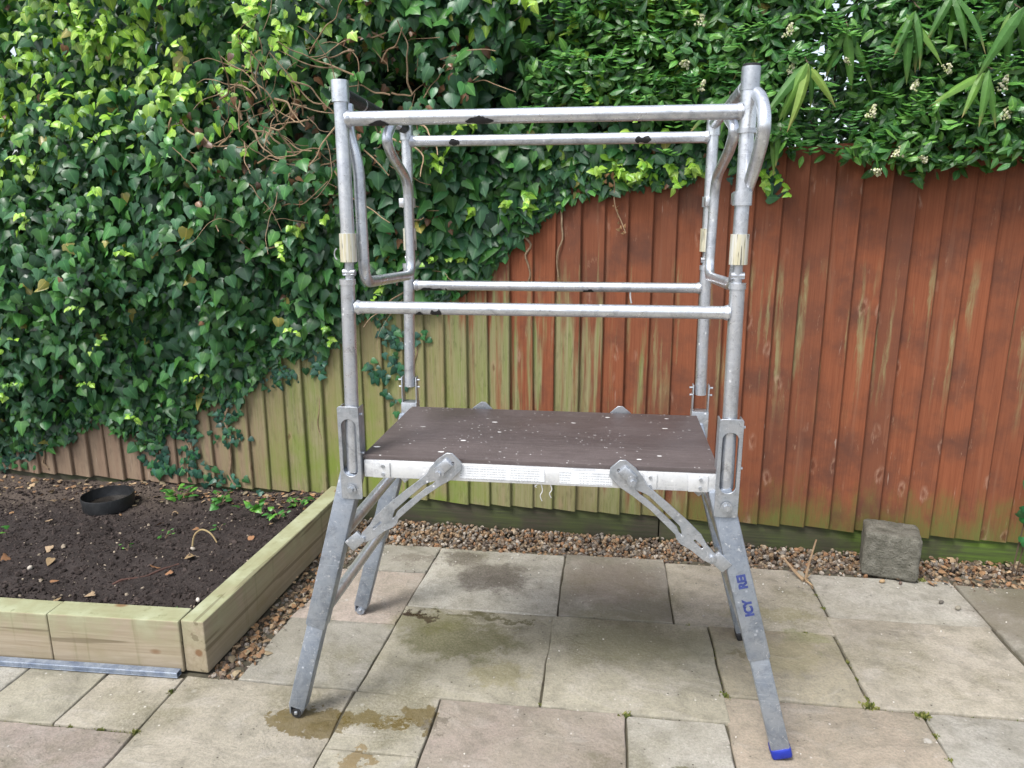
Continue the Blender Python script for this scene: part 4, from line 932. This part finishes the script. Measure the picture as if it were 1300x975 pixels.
# dry stems by the block
st = empty('dead_stalk', (1.517, 1.06, 0), 'dry broken plant stalk standing in a patio joint', 'dead plant')
for pts, r in (([(1.517, 1.06, -.02), (1.525, 1.07, .04), (1.545, 1.09, .12), (1.558, 1.10, .17)], .0055), ([(1.513, 1.06, .0), (1.48, 1.10, .025), (1.445, 1.14, .06)], .0075), ([(1.517, 1.05, .004), (1.525, 1.02, .008), (1.53, .985, .006)], .003)):
    t_obj('stem', smooth_path(pts, 5), r, M_twig, st, 7, r*.6)
for k in range(5):
    me = np_mesh('dry_husk', BL[0][0], BL[0][1], np.repeat(np.array([(.40, .29, .16)]), len(BL[0][0]), 0)); o = link('husk', me, M_dry, st, Vector((0, 0, .008))); o.rotation_euler = (random.gauss(.2, .3), random.gauss(0, .3), random.uniform(0, 6)); o.scale = (.05,)*3
# leafy plant at the right edge
rp = empty('self_sown_plant', (2.40, 1.21, 0), 'thin leafy self-sown plant climbing the fence at the far right', 'plant')
t_obj('stem', smooth_path([(2.395, 1.22, -.02), (2.40, 1.215, .15), (2.415, 1.22, .32), (2.42, 1.225, .5)], 4), .0035, M_bark, rp, 6, .002); t_obj('stem', smooth_path([(2.41, 1.22, -.02), (2.43, 1.22, .2), (2.47, 1.21, .42)], 4), .0035, M_bark, rp, 6, .002)
def leaf_obj(parent, p, s, c, shp, rot, mat=None, name='leaf'):
    v, t, mid = shp; me = np_mesh(name, v, t, np.repeat(np.array(c)[None], len(v), 0)*(1+.25*mid[:, None])); o = link(name, me, mat or M_ivy, parent, Vector(p)-parent.location); o.rotation_euler = rot; o.scale = (s,)*3; return o
for k in range(14): leaf_obj(rp, (2.41+random.gauss(0, .03), 1.205+random.uniform(-.03, .01), .16+.028*k), random.uniform(.04, .07), (.04*random.uniform(.7, 1.3), .16*random.uniform(.7, 1.2), .05), IVY[k % 5], (random.gauss(2.0, .3), random.gauss(0, .4), random.gauss(0, 1)))
# weeds, seedlings in the bed
weeds = [((-1.40, 1.30), 16, .05, 'low leafy weed clump at the fence foot, widest in the bed'), ((-1.17, 1.27), 12, .045, 'bright green weed with strappy leaves left of the bed corner'), ((-.95, 1.16), 9, .05, 'weed with round leaf and upright feathery stem near the back of the bed'), ((-.78, 1.28), 14, .04, 'bushy weed in the far right corner of the bed'), ((-.80, 1.10), 9, .035, 'weed with pale bent stems beside the side sleeper'), ((-1.22, .88), 7, .028, 'small seedling in the middle of the bed soil'), ((-1.30, .74), 5, .022, 'tiny flat seedling left of the middle of the bed'), ((-.82, .28), 7, .03, 'little weed in the near inner corner of the bed'), ((-1.02, .98), 5, .024, 'small seedling near the side sleeper'), ((-1.95, .78), 5, .035, 'green seedling at the left edge of the bed')]
for (xy, n, s, lab) in weeds:
    z = soil_z(*xy); wd = empty('weed', (xy[0], xy[1], z), lab, 'weed', 'weeds in the bed')
    for k in range(n):
        a = random.uniform(0, 6.28); q = random.uniform(.2, 1)*s*1.2; h = random.uniform(.2, 1)*s*1.3
        g = random.uniform(.6, 1.3); c = (.05*g, .17*g, .035*g) if k % 3 else (.10*g, .26*g, .04*g)
        if k % 2: t_obj('stem', smooth_path([(xy[0], xy[1], z-.003), (xy[0]+.5*q*math.cos(a), xy[1]+.5*q*math.sin(a), z+h*.8), (xy[0]+q*math.cos(a), xy[1]+q*math.sin(a), z+h)], 3), .0012, M_stem, wd, 4)
        leaf_obj(wd, (xy[0]+q*math.cos(a), xy[1]+q*math.sin(a), z+h), s*random.uniform(.55, 1.0), c, IVY[k % 5] if s > .03 else EL, (random.gauss(.25, .35), random.gauss(0, .35), a-1.57))
bent = empty('wilted_shoot', (-1.0, .84, .1), 'pale yellow wilted shoot arched over the bed soil', 'plant')
t_obj('stem', smooth_path([(-1.06, .82, .10), (-1.05, .83, .16), (-1.02, .84, .185), (-.98, .84, .17), (-.95, .83, .135)], 4), .0045, mat_noise('straw', (.38, .30, .15), (.28, .20, .10), 20, .8), bent, 6, .003)
# dead leaves and chips lying on the soil, each its own
k = 0
for (x, y, s, c, what) in ((-1.32, 1.02, .055, 0, 'just right of the saucer'), (-1.85, .98, .045, 1, 'left of the saucer'), (-1.10, .62, .055, 0, 'at the end of the rusty bar'), (-.98, .70, .05, 2, 'right of the rusty bar'), (-1.0, .56, .04, 0, 'in the middle of the near soil'), (-1.20, .40, .045, 1, 'near the front sleeper under the rusty bar'), (-.84, .92, .045, 0, 'beside the side sleeper'), (-.80, 1.0, .035, 2, 'close to the side sleeper top'), (-1.55, .62, .05, 2, 'by the white pebble'), (-1.62, .70, .045, 1, 'left of the white pebble'), (-1.75, .62, .05, 0, 'at the left edge of the soil'), (-1.55, 1.32, .05, 1, 'against the fence behind the saucer'), (-1.95, 1.25, .05, 1, 'pale one against the fence at the far left'), (-1.85, 1.33, .06, 0, 'large, in litter by the fence at left'), (-.93, 1.33, .045, 0, 'under the green boards'), (-1.30, .33, .035, 2, 'tiny one by the sleeper joint'), (-1.42, .45, .04, 0, 'left of the rusty bar foot'), (-1.12, .98, .04, 0, 'in the middle back of the soil')):
    v, t, mid = IVY[k % 5]; cc = [(.27, .14, .07), (.33, .24, .15), (.24, .17, .09)][c]
    vv = v*np.array([1, 1, .6])+np.array([0, 0, .5])*(v[:, :1]**2); me = np_mesh('fallen_leaf', vv, t, np.repeat(np.array(cc)[None], len(v), 0))
    o = link('fallen_leaf', me, M_dry, None, (x, y, soil_z(x, y)+.012)); o.rotation_euler = (random.gauss(0, .25), random.gauss(0, .25), random.uniform(0, 6.28)); o.scale = (s*.75,)*3
    props(o, ['curled orange-brown', 'pale tan', 'dull brown'][c]+' fallen leaf on the soil, '+what, 'fallen leaf', 'fallen leaves on the bed'); k += 1
# litter of leaves and husks along the fence foot, too fine to count
n = 420; x = np.where(rng.random(n) < .55, rng.uniform(-2.9, -.7, n), np.where(rng.random(n) < .5, rng.uniform(1.9, 2.6, n), rng.uniform(-.60, -.48, n)))
y = np.where(x < -.65, fence_y(x)-.03-np.abs(rng.normal(0, .13, n)), np.where(x > 0, rng.uniform(1.08, 1.34, n), rng.uniform(.16, 1.1, n)))
z = np.where(x < -.65, np.array([soil_z(a, b) for a, b in zip(x, y)])+.008, .012)
nm = np.stack([rng.normal(0, .4, n), rng.normal(0, .4, n), np.ones(n)], -1); dr = np.stack([rng.normal(size=n), rng.normal(size=n), rng.normal(0, .2, n)], -1)
C = np.array([(.34, .20, .10), (.42, .30, .18), (.22, .13, .07), (.30, .24, .15)])[rng.integers(0, 4, n)]*rng.uniform(.5, 1.1, (n, 1))
v, t, c = leaves(np.stack([x, y, z], -1), frames(dr, nm), rng.uniform(.012, .032, n), C, IVY[1]); props(link('leaf_litter', np_mesh('leaf_litter', v, t, c), M_dry), 'brown leaf litter gathered along the fence foot and gravel', 'leaf litter', kind='stuff')
# moss and grass in the slab joints
pl = []
def tuft(x, y, n, s):
    for _ in range(n): pl.append((x+rng.normal(0, s*.8), y+rng.normal(0, s*.5), s))
for (x, y, n, s) in ((1.51, .258, 60, .011), (1.072, .255, 40, .010), (1.66, .235, 60, .011), (.758, .122, 30, .010), (1.52, .5, 30, .006), (1.515, .4, 40, .006), (1.517, .3, 40, .006), (1.66, .15, 30, .006), (1.655, .05, 30, .006), (-.685, -.137, 30, .008), (-.8, -.137, 40, .005), (-.9, -.137, 30, .005), (1.0, .66, 20, .006), (1.42, .66, 40, .006), (-.69, .05, 24, .008), (.5, .145, 14, .005), (1.53, .85, 30, .006), (1.53, .95, 30, .006), (2.0, 1.12, 20, .012)): tuft(x, y, n, s)
for _ in range(300):
    a, b = random.choice((((1.518, .26), (1.535, 1.1)), ((1.07, .13), (1.075, .65)), ((-.09, .13), (-.07, .65)), ((-.68, -.137), (-1.3, -.137)), ((.5, .13), (1.06, .125)), ((1.07, .25), (2.1, .256)))); t = random.random(); tuft(a[0]+(b[0]-a[0])*t, a[1]+(b[1]-a[1])*t, 1, .0035)
pl = np.array(pl); n = len(pl); dr = np.stack([rng.normal(0, .6, n), rng.normal(0, .6, n), np.ones(n)], -1); C = np.array([(.13, .15, .03), (.20, .20, .06), (.09, .12, .025)])[rng.integers(0, 3, n)]
v, t, c = leaves(np.stack([pl[:, 0], pl[:, 1], np.full(n, -.008)], -1), frames(dr, rng.normal(size=(n, 3))), pl[:, 2]*rng.uniform(1.2, 2.2, n), C, EL); props(link('joint_moss', np_mesh('joint_moss', v, t, c), M_dry), 'moss and tiny grass tufts growing in the paving joints', 'moss', kind='stuff')
# single stones
for (x, y, z, s, c, lab) in ((-1.60, .56, None, .012, (.42, .38, .32), 'white pebble on the soil at the left of the bed'), (-1.03, .78, None, .012, (.45, .40, .33), 'pale grey pebble in the middle of the bed'), (-.80, .42, None, .010, (.6, .56, .5), 'small white pebble by the near end of the side sleeper'), (1.83, 1.085, .007, .011, (.36, .25, .14), 'tan pebble on the slab in front of the concrete block'), (1.90, 1.08, .006, .008, (.14, .10, .08), 'dark pebble on the slab in front of the concrete block'), (2.0, .94, .006, .009, (.10, .09, .075), 'dark pebble on the grey slab right of the block'), (2.045, .90, .008, .012, (.24, .22, .17), 'grey pebble by the joint right of the block')):
    z = soil_z(x, y)+.008 if z is None else z
    o = rocks('pebble', np.zeros((1, 3)), [s], np.array([c]), M_peb, (ICO, ICOT), .08, True); o.location = (x, y, z); props(o, lab, 'pebble', 'loose pebbles')
